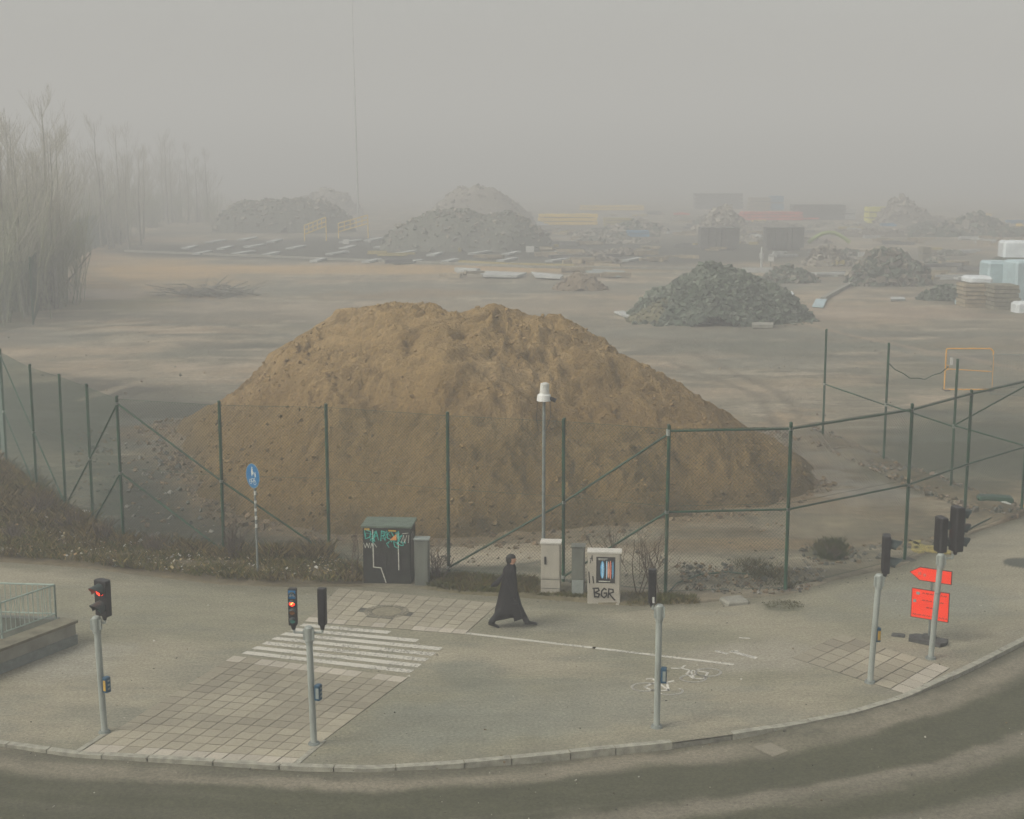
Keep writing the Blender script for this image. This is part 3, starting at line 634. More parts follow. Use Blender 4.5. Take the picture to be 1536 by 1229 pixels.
for k in range(11, 15):
    bar(ff, 'rail', FP[k], FP[k+1], T_+.08, T_+.08, .03); bar(ff, 'rail', FP[k], FP[k+1], Mi, Mi, .028)
for k in (12, 13):
    fb = MB(); fb.box((FP[k][0], FP[k][1], .0), (.5, .4, .03), .3); fb.build('footing', M['joint'], ff)
BP = [P(1234, 658), P(1325, 695), P(1426, 735), FP[15]]
bf = empty('chain_link_fence', (*BP[0], 0), 'green fence posts with one middle rail leading back from the right corner', 'fence', world=True)
posts(bf, BP[:3], 4.4)
for k in range(3): bar(bf, 'rail', BP[k], BP[k+1], 2.2, 2.15, .028)
bar(bf, 'brace', BP[3], BP[2], 4.1, 2.2)
wm = MB(); a = Vector((*BP[1], 3.7)); b = Vector((XT(1418, 51, 3.6), 50.6, 3.6)); pts_ = [a.lerp(b, t/8)+Vector((0, 0, -.5*math.sin(math.pi*t/8)+.03*(-1)**t)) for t in range(9)]; wm.path(pts_, .02, 5)
wm.build('loose_wire', M['wire'], bf)
LP = [P(*q) for q in [(-150, 560), (-60, 515), (50, 487), (62, 455), (72, 432), (84, 414), (98, 400), (116, 388), (135, 377), (160, 367)]]
lf = empty('chain_link_fence', (*LP[2], 0), 'far green fence below the bare trees at the left edge, fading into fog', 'fence', world=True)
posts(lf, LP, 4.6, .07)
for a, b in zip(LP[:-1], LP[1:]): mesh_panel(lf, a, b, 4.4, .2, .006)
# ------------------------------------------------------------------ verge vegetation (uncountable)
gr = MB(); olive = [(.17, .155, .07), (.23, .185, .095), (.12, .11, .05), (.10, .125, .045), (.28, .24, .14), (.15, .11, .06), (.09, .07, .04)]
def grassfill(poly, n, h0, h1, cols, mb, clump=.5, z=0.02, w_=.008, edge=.0):
    xs_ = [p[0] for p in poly]; ys_ = [p[1] for p in poly]; k = 0; tr_ = 0
    while k < n and tr_ < n*8:
        tr_ += 1; x = random.uniform(min(xs_), max(xs_)); y = random.uniform(min(ys_), max(ys_))
        if not inpoly(x, y, poly): continue
        q = mn.noise(Vector((x*1.3, y*1.3, 3)))*.5+.5+mn.noise(Vector((x*.4, y*.4, 7)))*.3
        if random.random() > q*1.5-.1: continue
        for _ in range(5):
            px_, py_ = x+random.gauss(0, .05), y+random.gauss(0, .05)
            c = cols[int((mn.noise(Vector((x*.8, y*.8, 11)))*.9+.5+random.uniform(-.25, .25))*len(cols)) % len(cols)]; f = random.uniform(.7, 1.25)
            f *= .74; mb.col = (c[0]*f, c[1]*f*.94, c[2]*f*.6); h = random.uniform(h0, h1)*(.5+q); mb.blade((px_, py_, z), h, w_, h*random.uniform(.3, 1.1))
        k += 5
INNER = W((-80, 660), (10, 706), (56, 746), (99, 768), (140, 792), (186, 822), (336, 838), (494, 844), (545, 855), (545, 877), (430, 877), (330, 872), (200, 857), (100, 845), (0, 838), (-120, 832))
grassfill(INNER, 52000, .05, .22, olive, gr, z=.08, w_=.011)
grassfill(W((-80, 650), (100, 760), (190, 815), (350, 830), (500, 838), (500, 850), (330, 845), (150, 820), (0, 790), (-80, 760)), 26000, .1, .42, [(.17, .135, .08), (.22, .18, .11), (.13, .10, .06), (.26, .21, .13), (.12, .12, .05)], gr, z=.08, w_=.005)
grassfill(W((645, 864), (700, 866), (806, 874), (806, 893), (700, 890), (645, 882)), 9000, .05, .2, [(.11, .12, .045), (.16, .15, .06), (.13, .10, .05), (.09, .10, .04)], gr, w_=.009)
grassfill(W((935, 893), (1042, 896), (1046, 906), (940, 909)), 2600, .04, .14, olive[:4], gr, w_=.009)
grassfill(W((806, 885), (880, 893), (882, 900), (806, 896)), 1200, .04, .14, olive[:4], gr, w_=.009)
grassfill(W((1222, 826), (1232, 816), (1255, 813), (1272, 822), (1268, 836), (1248, 842), (1230, 838)), 1500, .05, .2, [(.08, .09, .04), (.1, .09, .05)], gr, w_=.01)
grassfill(W((1095, 846), (1130, 840), (1175, 850), (1215, 870), (1190, 884), (1140, 878), (1120, 862)), 1100, .04, .15, [(.08, .07, .04), (.1, .09, .05)], gr, w_=.01)
grassfill(W((1145, 904), (1165, 899), (1195, 903), (1205, 911), (1180, 915), (1155, 912)), 400, .01, .04, [(.1, .10, .05)], gr, w_=.01, z=0)
tag(gr.build('grass', M['grass']), 'dry olive and brown grass and weeds along the path edge', 'grass', kind='stuff')
# fallen leaves and small litter specks on the verge
lv = MB()
for k in range(3200):
    x, y = P(random.uniform(-20, 530), 0+random.uniform(700, 870))
    if not inpoly(x, y, INNER): continue
    lv.col = random.choice([(.45, .42, .32), (.35, .28, .15), (.3, .2, .1), (.5, .48, .42)])
    lv.rock((x, y, .13+random.random()*.10), .012+.045*random.random()**2, .3)
tag(lv.build('fallen_leaves', M['rubble']), 'pale fallen leaves and scraps lying in the verge', 'leaves', kind='stuff')
# litter things
def litter(px, py, s, m, label, name='litter', z=.1, cat='litter'):
    x, y = P(px, py); mb = MB(); r_ = random.Random(px)
    n = 9; rings = []
    for l, (zz, k) in enumerate(((0, .8), (.35, 1), (.7, .75), (1, .25))):
        rings.append([(math.cos(a)*s*k*r_.uniform(.6, 1.15)*1.4, math.sin(a)*s*k*r_.uniform(.6, 1.1), zz*s*.8) for a in [2*math.pi*i/n for i in range(n)]])
    mb.loft(rings); o = mb.build(name, M[m]); o.location = (x, y, z); tag(o, label, cat); return o
litter(128, 780, .26, 'litter', 'crumpled white plastic sheet by the foot of the left fence', 'plastic_sheet')
litter(207, 818, .13, 'litter', 'small white scrap beside the braced left fence post', 'plastic_scrap')
litter(360, 828, .12, 'litter', 'crumpled white bag near the blue round sign', 'plastic_bag')
litter(365, 834, .10, 'cyanlit', 'cyan plastic scrap lying in the verge near the blue round sign', 'plastic_scrap')
litter(172, 851, .07, 'cabgrey2', 'pale grey scrap on the path edge at left', 'plastic_scrap', .03)
litter(1506, 762, .2, 'litter', 'white bag next to the fence corner post at right', 'plastic_bag', .05)
litter(1536, 765, .13, 'yel', 'yellow scrap at the right fence corner', 'plastic_scrap', .05)
lt = MB(); lt.box((0, 0, .09), (.62, .5, .16), .3, bev=.05); o = lt.build('stone_slab', M['concrete']); o.location = (*P(1101, 904), -.06); tag(o, 'flat pale stone slab at the path edge by the second right post', 'slab')
lt = MB(); lt.box((0, 0, .16), (1.1, .5, .3), -.2, bev=.06, taper=.8); o = lt.build('rubber_block', M['post']); o.location = (*P(1492, 758), 0); tag(o, 'dark green block lying near the fence corner at right', 'block')
ys2 = MB(); 
for pts in ([(1372, 822), (1396, 826), (1425, 829)], [(1368, 814), (1385, 820), (1408, 822)], [(1376, 812), (1372, 824), (1382, 828)]):
    q = [PV(a, b, .05) for a, b in pts]
    for s1, s2 in zip(q[:-1], q[1:]): d = (s2-s1); ys2.box((s1+s2)/2, (d.length+.05, .2, .07), math.atan2(d.y, d.x), bev=.02)
o = ys2.build('yellow_sacking', M['straw'], off=PV(1395, 822)); o.location = PV(1395, 822); tag(o, 'crumpled yellow strip of sacking at the fence foot behind the signals', 'sacking')
# black hose along the edge
hs_ = MB(); hp = [(1000, 892), (1015, 875), (1050, 862), (1090, 858), (1130, 862)]; hs_.path([PV(a, b, .03) for a, b in hp], .022); o = hs_.build('hose', M['post'], off=PV(1050, 862)); o.location = PV(1050, 862); tag(o, 'thin dark hose curling over the dirt behind the fence', 'hose')
hs_ = MB(); hp = [(1448, 797), (1470, 785), (1500, 771), (1530, 764)]; hs_.path([PV(a, b, .03) for a, b in hp], .025); o = hs_.build('hose', M['post'], off=PV(1470, 785)); o.location = PV(1470, 785); tag(o, 'dark hose lying along the fence foot at right', 'hose')
# ------------------------------------------------------------------ bare shrubs by the fence
def branchy(mb, p, d, L, r, depth, spread=.5, kids=3, up=.15, seg=3, minr=.003):
    pts = [Vector(p)]; d = Vector(d).normalized()
    for k in range(seg):
        d = (d+Vector((random.gauss(0, .12), random.gauss(0, .12), random.gauss(0, .06)+up*.2))).normalized(); pts.append(pts[-1]+d*L/seg)
    for k in range(seg):
        mb.tube(pts[k], pts[k+1], max(minr, r*(1-k/seg*.5)), max(minr, r*(1-(k+1)/seg*.5)), n=3 if r < .03 else 6, cap=False)
    if depth <= 0: return
    for k in range(kids):
        t = random.uniform(.25, 1); q = pts[min(seg-1, int(t*seg))].lerp(pts[min(seg, int(t*seg)+1)], (t*seg) % 1)
        nd = (d+Vector((random.gauss(0, spread), random.gauss(0, spread), random.uniform(-.1, .5)+up))).normalized()
        branchy(mb, q, nd, L*random.uniform(.45, .75), r*.55, depth-1, spread, kids, up, seg, minr)
def shrub(px, py, h, n, label, sp_=.3):
    x, y = P(px, py); o = empty('bare_shrub', (x, y, 0), label, 'shrub', 'bare shrubs along the fence')
    a = MB(); b = MB()
    for k in range(n):
        dr = Vector((random.gauss(0, sp_), random.gauss(0, sp_), 1)); branchy(a, (random.gauss(0, .08), random.gauss(0, .08), 0), dr, h*random.uniform(.5, .75), .02, 0, seg=5)
        tip = dr.normalized()*h*.35
        for q in range(5): branchy(b, tip*random.uniform(.4, 1.6), (dr[0]+random.gauss(0, .4), dr[1]+random.gauss(0, .4), 1), h*random.uniform(.2, .4), .009, 1, kids=3)
    a.build('stem', M['stem'], o); b.build('twigs', M['stem'], o)
shrub(955, 893, 2.5, 3, 'tall bare shrub with thin brown stems right of the poster cabinet', .22)
shrub(985, 897, 2.1, 4, 'low spreading bare shrub at the foot of the post right of the poster cabinet', .4)
shrub(921, 886, 2.2, 2, 'slender bare sapling rising behind the poster cabinet', .12)
shrub(531, 874, 1.9, 2, 'thin bare sapling just left of the dark graffiti cabinet', .1)
shrub(655, 872, 1.1, 6, 'low dry brown weeds right of the narrow grey cabinet', .25)
shrub(350, 845, 1.3, 9, 'dense dry brown stems at the foot of the post left of the blue sign', .2)
shrub(155, 818, 1.1, 9, 'clump of dark dry stems in the verge by the braced post', .4)
shrub(60, 780, 1.2, 12, 'brown dry scrub in the verge at the far left', .5)
shrub(110, 800, 1.0, 12, 'brown dry scrub between the second and third left posts', .5)
shrub(20, 815, .8, 10, 'low brown scrub in the verge at the left edge near the path', .6)
shrub(230, 835, .8, 8, 'low dry scrub right of the braced left fence post', .4)
shrub(1245, 838, .5, 14, 'small tangled brown bush lying on the mud right of the tall fence post', .9)
# ------------------------------------------------------------------ cabinets
def cabinet(name, px0, px1, pyb, pyt, dep, rz, label, body, top, roof=.03, slope=0., over=.02):
    x0, y = P(px0, pyb); x1, _ = P(px1, pyb); wd = (x1-x0); cx = (x0+x1)/2
    h = ZT(pyt, y)
    o = empty(name, (cx, y, 0), label, 'cabinet', rz=rz)
    b = MB(); b.box((0, dep/2, (h-roof)/2), (wd, dep, h-roof), bev=.012); b.build('body', M[body], o)
    t = MB(); z0 = h-roof+.001
    f_, k_ = -over, dep+over; hw = wd/2+over
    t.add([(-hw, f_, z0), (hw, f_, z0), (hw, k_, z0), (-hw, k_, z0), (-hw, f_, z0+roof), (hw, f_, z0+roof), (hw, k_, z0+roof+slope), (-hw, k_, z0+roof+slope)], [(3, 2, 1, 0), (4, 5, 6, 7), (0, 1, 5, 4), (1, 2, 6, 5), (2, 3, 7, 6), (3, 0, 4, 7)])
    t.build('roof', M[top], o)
    return o, wd, h
ff3 = lambda x, y, z: (x, -z, y)                   # front face of a cabinet: x right, y up
def onface(o, mb, m, name): return mb.build(name, M[m], o)
# dark transformer cabinet
o, wd, h = cabinet('utility_cabinet', 545, 617, 876, 789, .9, R(-4), 'big dark green electrical cabinet covered in teal graffiti beside the paved strip', 'cabdark', 'cabroof', .05, -.0, .04)
d = MB()
for sx_ in (-1, 1): d.box((sx_*wd*.245, -.006, h*.55), (wd*.465, .014, h*.78))
onface(o, d, 'cabdark', 'door')
v = MB()
for sx_ in (-1, 1):
    for k in range(9): v.box((sx_*wd*.2+(k-4)*.035, -.016, h*.38), (.018, .008, h*.28))
onface(o, v, 'black', 'vent')
s_ = MB(); s_.ribbon([(-.36, h*.93), (-.35, h*.29), (-.16, h*.28), (-.03, .04)], .026, ff3, .021); s_.ribbon([(.30, h*.88), (.31, h*.25)], .024, ff3, .021); onface(o, s_, 'spray', 'graffiti')
hp_ = h*.93
def letters(mb, spec, x0, y0, sx_, sy_, w_, z=.021):
    for st_ in spec: mb.ribbon([(x0+a*sx_, y0+b*sy_) for a, b in st_], w_, ff3, z)
D_ = [[(0, 1), (.1, .1), (.7, .3), (.8, .9), (.3, 1.05)]]; A_ = [[(1.1, 0), (1.5, 1), (1.8, 0)], [(1.2, .4), (1.7, .45)]]; P_ = [[(2.1, -.1), (2.2, 1), (2.7, .9), (2.6, .5), (2.2, .45)]]; L_ = [[(2.9, 1), (3, .2), (3.4, .1)]]; X_ = [[(3.5, .9), (3.9, .2), (4.2, .8)], [(3.6, .2), (4.3, .5)], [(4.4, 1), (4.5, .3), (4.9, .6)], [(4.5, .2), (4.2, -.4), (4.9, -.6)], [(3.7, .1), (3.9, -.7), (4.4, -.9)]]
g = MB(); letters(g, D_+A_+P_+L_+X_, -.57, h*.76, .2, .24, .022, .024); 
grr = random.Random(3)
for k in range(16):
    gx_, gy_ = grr.uniform(-.58, .5), h*grr.uniform(.66, .88); p_ = [(gx_, gy_)]
    for q_ in range(4): p_.append((min(.6, max(-.6, p_[-1][0]+grr.uniform(-.09, .11))), min(h*.9, p_[-1][1]+grr.uniform(-.11, .11))))
    g.ribbon(p_, grr.uniform(.008, .018), ff3, .0225)
onface(o, g, 'teal', 'graffiti')
g = MB(); letters(g, [[(0, 1), (.3, 0), (.6, 1), (.9, 0), (1.1, 1)], [(1.3, 0), (1.5, 1), (1.8, 0)], [(2, .9), (2.4, .2)]], -.6, h*.62, .14, .13, .014, .027); letters(g, [[(0, 0), (.4, 1), (.5, 0), (.9, 1)], [(.2, 1.2), (1.1, 1.3)], [(1.2, 1), (1.1, 0)]], .38, h*.72, .17, .2, .014, .027); onface(o, g, 'spray', 'graffiti')
g = MB(); g.prism([(.08, h*.76), (.26, h*.76), (.26, h*.87)], .028, .031, ff3); onface(o, g, 'sticker', 'sticker')
g = MB(); g.prism([(-.58, h*.925), (-.44, h*.92), (-.44, h*.955), (-.58, h*.96)], .021, .024, ff3); g.prism([(.05, h*.91), (.25, h*.905), (.25, h*.93), (.05, h*.935)], .021, .024, ff3); onface(o, g, 'yel', 'sticker')
g = MB(); sf = lambda x, y, z: (wd/2+z, x, y)
for k in range(5): q = random.uniform(.1, .5); g.ribbon([(q, h*.85), (q+.05, h*.78), (q-.04, h*.72)], .02, sf, .004)
onface(o, g, 'spray', 'graffiti')
# narrow grey cabinet beside it
o, wd, h = cabinet('utility_cabinet', 622, 643, 879, 809, .3, R(-4), 'narrow plain grey cabinet right beside the dark graffiti cabinet', 'cabgrey', 'cabgrey2', .03)
g = MB(); g.box((0, -.006, h*.5), (wd*.8, .012, h*.86)); onface(o, g, 'cabgrey', 'door')
# beige tall cabinet
o, wd, h = cabinet('utility_cabinet', 811, 840, 893, 814, .34, R(-6), 'tall narrow beige cabinet at the foot of the camera pole', 'beige', 'beigetop', .04)
g = MB(); g.box((0, -.006, h*.64), (wd*.9, .012, h*.62)); onface(o, g, 'beige', 'door')
g = MB(); g.box((-wd*.27, -.018, h*.66), (.05, .025, .2)); g.box((-wd*.27, -.034, h*.66), (.03, .02, .09)); onface(o, g, 'black', 'lock')
g = MB(); g.box((0, -.003, h*.30), (wd, .008, .012)); g.box((0, -.003, h*.13), (wd, .008, .012)); onface(o, g, 'cabgrey', 'seam')
# grey one
o, wd, h = cabinet('utility_cabinet', 857, 876, 895, 820, .3, R(-6), 'slim grey metal cabinet between the two beige cabinets', 'cabgrey', 'cabgrey', .03)
g = MB(); g.box((0, -.006, h*.66), (wd*.86, .012, h*.6)); onface(o, g, 'cabgrey', 'door')
g = MB(); g.box((0, -.007, h*.18), (wd*.9, .014, h*.3)); onface(o, g, 'cabgrey2', 'lower_panel')
# poster cabinet
o, wd, h = cabinet('utility_cabinet', 881, 930, 906, 828, .34, R(-6), 'wide beige cabinet with a black poster and black graffiti', 'beige', 'beigetop', .04)
g = MB(); g.box((0, -.006, h*.58), (wd*.93, .012, h*.76)); onface(o, g, 'beige', 'door')
g = MB(); 
for sx_ in (-1, 1): g.box((sx_*wd*.42, .05, -.02), (.08, .2, .09))
onface(o, g, 'beige', 'foot')
k = wd/.80
ps = MB(); ps.box((k*.04, -.016, h*.655), (k*.46, .006, h*.50)); po = onface(o, ps, 'poster', 'poster')
for xx, ww, hh, m_ in ((-.08, .1, .34, 'pblue'), (-.075, .05, .31, 'pcyan'), (.025, .035, .36, 'pcyan'), (.065, .04, .33, 'ppink'), (.115, .05, .36, 'ppink'), (.118, .022, .33, 'pred'), (.175, .03, .34, 'pblue')):
    g = MB(); g.prism([(k*(xx+.04*1)+k*ww/2*math.cos(a), h*.66+h*hh/2*math.sin(a)) for a in [2*math.pi*i/16 for i in range(16)]], .0195, .0215 + (.002 if m_ in ('pcyan', 'pred') else 0), ff3); g.build('picture_shape', M[m_], po)
g = MB(); g.ribbon([(-.14*k, h*.87), (.08*k, h*.868)], .014, ff3, .0195); g.ribbon([(-.14*k, h*.85), (.02*k, h*.848)], .01, ff3, .0195); g.ribbon([(-.12*k, h*.44), (.14*k, h*.438)], .022, ff3, .0195); g.build('lettering', M['spray'], po)
B_ = [[(0, .95), (.1, 0)], [(-.15, .95), (.6, 1), (.75, .75), (.15, .5), (.8, .35), (.65, .02), (.1, .05)]]
G_ = [[(1.8, .85), (1.5, 1), (1.15, .7), (1.1, .2), (1.5, -.05), (1.85, .2), (1.85, .5), (1.5, .48)]]
R_ = [[(2.1, 0), (2.2, .95), (2.8, .9), (2.85, .6), (2.25, .45), (2.95, -.2), (3.1, -.25)]]
g = MB(); letters(g, B_+G_+R_, -.24*k, h*.13, .165*k, .23, .035, .0145); letters(g, [[(0, 0), (.4, 1), (.5, .3)], [(0, .6), (.5, .6)]], -.34*k, h*.78, .12, .2, .018, .0145); letters(g, [[(0, 1), (.1, 0)], [(.5, .6), (.6, 0)], [(1, .2), (1.1, .3)]], -.37*k, h*.40, .2, .28, .03, .0145); onface(o, g, 'blackspray', 'graffiti')
# ------------------------------------------------------------------ camera pole behind the beige cabinet
x, y = P(815, 872); hz = ZT(600, y)
o = empty('camera_pole', (x, y, 0), 'slim grey pole with a white camera housing standing behind the beige cabinet', 'pole')
g = MB(); g.tube((0, 0, 0), (0, 0, hz), .05, .04, n=12); g.build('pole', M['galvd'], o)
g = MB(); g.tube((0, 0, hz-.02), (0, 0, hz+.13), .19, .17, n=20); g.tube((0, 0, hz+.13), (0, 0, hz+.17), .17, .11, n=20); hd = g.build('housing', M['lamp'], o)
g = MB(); g.tube((.01, 0, hz+.17), (.02, 0, hz+.42), .125, .11, n=16); g.tube((.02, 0, hz+.42), (.02, 0, hz+.45), .11, .04, n=16); g.build('upper_housing', M['white'], hd)
g = MB(); g.tube((.15, -.05, hz+.05), (.3, -.08, hz-.01), .05, .06, n=12); g.build('camera', M['black'], o)
g = MB(); g.path([Vector((-.17, 0, hz)), Vector((-.19, 0, hz-.5)), Vector((-.14, 0, hz-.8))], .008); g.path([Vector((.15, 0, hz)), Vector((.17, 0, hz-.45)), Vector((.05, -.02, hz-.8))], .008); g.build('cable', M['cable'], o)
# ------------------------------------------------------------------ blue round sign
x, y = P(387, 866); zt = ZT(714, y)
o = empty('path_sign', (x, y, 0), 'round blue sign with white pedestrian and bicycle symbols on a spotted pole', 'sign', rz=R(-48))
g = MB(); g.tube((0, 0, 0), (-.03, 0, zt+.2), .03, n=10); g.build('pole', M['galvd'], o)
g = MB()
for k in range(7): z_ = 1.35+k*.22; g.tube((-.01*z_/2.8, 0, z_), (-.01*z_/2.8, 0, z_+random.uniform(.06, .12)), .0325, n=10)
g.build('sticker', M['white'], o)
def disc(mb, r, z, th, fn, n=36, cx=0, cy=0): mb.prism([(cx+r*math.cos(2*math.pi*i/n), cy+r*math.sin(2*math.pi*i/n)) for i in range(n)], z, z+th, fn)
sfn = lambda x, y, z: (x-.03, -z-.035, y+zt)
g = MB(); disc(g, .33, 0, .012, sfn); dk = g.build('sign_disc', M['cabgrey2'], o)
g = MB(); disc(g, .315, .012, .003, sfn); g.build('blue_face', M['blue'], dk)
g = MB(); disc(g, .026, .016, .003, sfn, 14, -.02, .22); g.prism([(-.05, .19), (.01, .19), (.035, .02), (0, .06), (-.03, -.02), (-.06, .05)], .016, .019, sfn); disc(g, .02, .016, .003, sfn, 12, .13, .1); g.prism([(.11, .075), (.15, .075), (.165, -.02), (.13, .01), (.10, -.02)], .016, .019, sfn); g.ribbon([(.01, .12), (.11, .06)], .014, sfn, .016)
for cx_ in (-.1, .1): g.ribbon([(cx_+.06*math.cos(a), -.16+.06*math.sin(a)) for a in [R(30*i) for i in range(13)]], .014, sfn, .016)
g.ribbon([(-.1, -.16), (-.04, -.07), (.07, -.07), (.0, -.16), (-.1, -.16)], .014, sfn, .016); g.ribbon([(.1, -.16), (.07, -.05), (.11, -.04)], .014, sfn, .016); g.build('symbol', M['white'], dk)
# ------------------------------------------------------------------ traffic signals
def pole_part(o, zt, r=.062, lean=(0, 0)):
    g = MB(); g.tube((0, 0, 0), (lean[0], lean[1], zt), r, r, n=16); p = g.build('pole', M['galv'], o)
    g = MB(); g.tube((0, 0, 0), (0, 0, .05), .12, .10, n=16); g.build('base_plate', M['galvd'], p)
    g = MB(); L_x, L_y = lean; g.tube((L_x, L_y, zt-.22), (L_x, L_y, zt+.04), r*1.35, n=16); g.tube((L_x, L_y, zt+.04), (L_x, L_y, zt+.07), r*1.35, r*.9, n=16)
    g.tube((L_x, L_y, zt-.26), (L_x, L_y, zt-.23), r*1.2, n=16); g.box((L_x+r*1.3, L_y-.02, zt-.08), (.04, .08, .2)); g.box((L_x-r*1.3, L_y-.02, zt-.08), (.04, .08, .2)); g.build('pole_cap', M['galv'], p)
    return p
def head(o, pos, face, lamps, wd=.29, pitch=.33, dep=.16, vis=.24, lit=None, name='signal_head'):
    """face: heading angle of the lamp side (0 = +x). lamps: list of materials top to bottom"""
    n = len(lamps); hh = pitch*n+.04; m = Matrix.Rotation(face, 3, 'Z'); px_, py_, pz = pos
    T = lambda x, y, z: tuple(m @ Vector((x, y, z))+Vector(pos))
    g = MB(); b = .02; hw = wd/2
    ringp = [(-dep*.5, -hw*.75), (-dep*.28, -hw), (dep*.5, -hw), (dep*.5, hw), (-dep*.28, hw), (-dep*.5, hw*.75)]
    g.loft([[T(x*k, y*k, z) for x, y in ringp] for z, k in ((0, .9), (.02, 1), (hh-.02, 1), (hh, .9))])
    for q in range(5): g.loft([[T(-dep*.5-.008+a*.010, (-.5+q/4)*wd*.55+b_*.008, z) for a, b_ in ((0, -1), (1, -1), (1, 1), (0, 1))] for z in (.05, hh-.05)])
    g.tube(T(0, 0, -.09), T(0, 0, 0), .035, .055, n=10); hd_ = g.build(name, M['black'], o)
    # door frames
    for k, lm in enumerate(lamps):
        zc = hh-.02-pitch*(k+.5); r = min(hw*.72, pitch*.40)
        g = MB(); N = 20
        disc(g, r, 0, .012, lambda x, y, z: T(dep*.5+z, x, zc+y), N); g.build('lens', M[lm], hd_)
        if lm == 'red':
            g = MB()
            for (ax, ay) in ((-.25, -.25), (.28, .2), (.1, .45)): disc(g, r*.22, .0135, .004, lambda x, y, z: T(dep*.5+z, x, zc+y), 10, ax*r, ay*r)
            g.build('lamp_core', M['redhot'], hd_)
        if vis:
            g = MB(); outer = []; inner = []
            angs = [R(-25+230*i/16) for i in range(17)]
            V = []
            for a in angs:
                c_, s2 = math.cos(a), math.sin(a); fx = vis*(.45+.55*max(0, s2))
                V += [T(dep*.5, c_*r*1.13, zc+s2*r*1.13), T(dep*.5+fx, c_*r*1.10, zc+s2*r*1.10-.03), T(dep*.5+fx, c_*r*1.05, zc+s2*r*1.05-.03), T(dep*.5, c_*r*1.05, zc+s2*r*1.05)]
            Fs = []
            for i in range(16):
                for j in range(4): Fs.append((i*4+j, i*4+(j+1) % 4, (i+1)*4+(j+1) % 4, (i+1)*4+j))
            g.add(V, Fs); g.build('visor', M['visor'], hd_)
    return hd_
def armto(o, a, b, r=.022):
    g = MB(); g.tube(a, b, r, n=8); g.tube(b, (b[0], b[1], b[2]+.09), r*1.2, n=8); g.build('bracket', M['galv'], o)
def button(o, z, ang, plate=None, r=.062):
    m = Matrix.Rotation(ang, 3, 'Z'); g = MB(); c = m @ Vector((r+.055, 0, 0)); g.box((c.x, c.y, z), (.11, .13, .30), ang, bev=.015); b = g.build('button_box', M['bluebox'], o)
    g = MB(); c2 = m @ Vector((r+.065, -.068, 0))
    g.box((c2.x, c2.y, z-.01), (.06, .008, .2), ang); g.build('button_plate', M['yel'] if plate else M['cabgrey2'], b)
    g = MB()
    for k in range(3): c3 = m @ Vector((r+.112, .0, 0)); g.box((c3.x, c3.y, z+.08-k*.08), (.008, .05, .035), ang)
    g.build('indicator', M['cabgrey2'], b)
grp = 'traffic signal posts along the kerb'
# 1 left pedestrian signal
x, y = P(157, 1099); zt = ZT(930, y)
o = empty('pedestrian_signal', (x, y, 0), 'grey signal post at far left with a two-lamp pedestrian head showing red', 'traffic signal', grp)
ln = (-.05, 0); pole_part(o, zt, lean=ln); armto(o, (ln[0], 0, zt-.06), (ln[0]+.16, 0, zt-.06)); head(o, (ln[0]+.16, 0, zt+.09), R(-122), ['red', 'lens'], .31, .33, .16, .24); button(o, ZT(1025, y), R(-30), True)
# 2 bike signal pair
x, y = P(471, 1117); zt = ZT(945, y)
o = empty('bicycle_signal', (x, y, 0), 'grey post with a narrow bicycle signal lit red and a second head turned away', 'traffic signal', grp)
ln = (-.045, 0); pole_part(o, zt, lean=ln); armto(o, (ln[0], 0, zt-.05), (ln[0]-.27, 0, zt-.05)); armto(o, (ln[0], 0, zt-.05), (ln[0]+.25, 0, zt-.05))
hd = head(o, (ln[0]-.28, 0, zt+.1), R(-95), ['blue', 'red', 'amber', 'green'], .155, .165, .12, .05)
g = MB(); zz = zt+.1+.7-.02-.083
hf = lambda x, y, z: (ln[0]-.28+x, -.06-z, zz+y)
g.box((ln[0]-.285, -.066, zz), (.13, .012, .15), R(-5)); g.build('symbol_plate', M['blue'], hd)
g = MB(); g.ribbon([(-.035+.018*math.cos(R(60*i)), -.02+.018*math.sin(R(60*i))) for i in range(7)], .006, hf, .018); g.ribbon([(.03+.018*math.cos(R(60*i)), -.02+.018*math.sin(R(60*i))) for i in range(7)], .006, hf, .018); g.ribbon([(-.035, -.02), (-.015, .02), (.02, .02), (0, -.02), (-.035, -.02)], .006, hf, .018); g.ribbon([(.03, -.02), (.015, .035)], .006, hf, .018); g.build('symbol', M['white'], hd)
head(o, (ln[0]+.255, 0, zt+.1), R(78), ['lens', 'amber', 'green', 'lens'], .15, .165, .13, .05); button(o, ZT(1037, y), R(-20))
# 3 middle
x, y = P(985, 1091); zt = ZT(912, y)
o = empty('bicycle_signal', (x, y, 0), 'grey signal post by the bicycle symbols with one dark head seen from behind', 'traffic signal', grp)
ln = (.01, 0); pole_part(o, zt, lean=ln); armto(o, (ln[0], 0, zt-.02), (ln[0]-.13, 0, zt-.02)); hd = head(o, (ln[0]-.14, .02, zt+.1), R(80), ['red', 'amber', 'green', 'lens'], .15, .155, .13, .05)
g = MB(); g.box((ln[0]-.12, -.055, zt+.17), (.04, .01, .12)); g.build('sticker', M['white'], hd); button(o, ZT(1012, y), R(-8))
# 4
x, y = P(1305, 1024); zt = ZT(866, y)
o = empty('pedestrian_signal', (x, y, 0), 'grey post on the small paved patch with a side-on two-lamp head', 'traffic signal', grp)
ln = (.09, 0); pole_part(o, zt, lean=ln); armto(o, (ln[0], 0, zt-.06), (ln[0]+.13, .06, zt-.06)); head(o, (ln[0]+.14, .06, zt+.09), R(-12), ['lens', 'lens'], .3, .38, .16, .25); button(o, ZT(952, y), R(10), True)
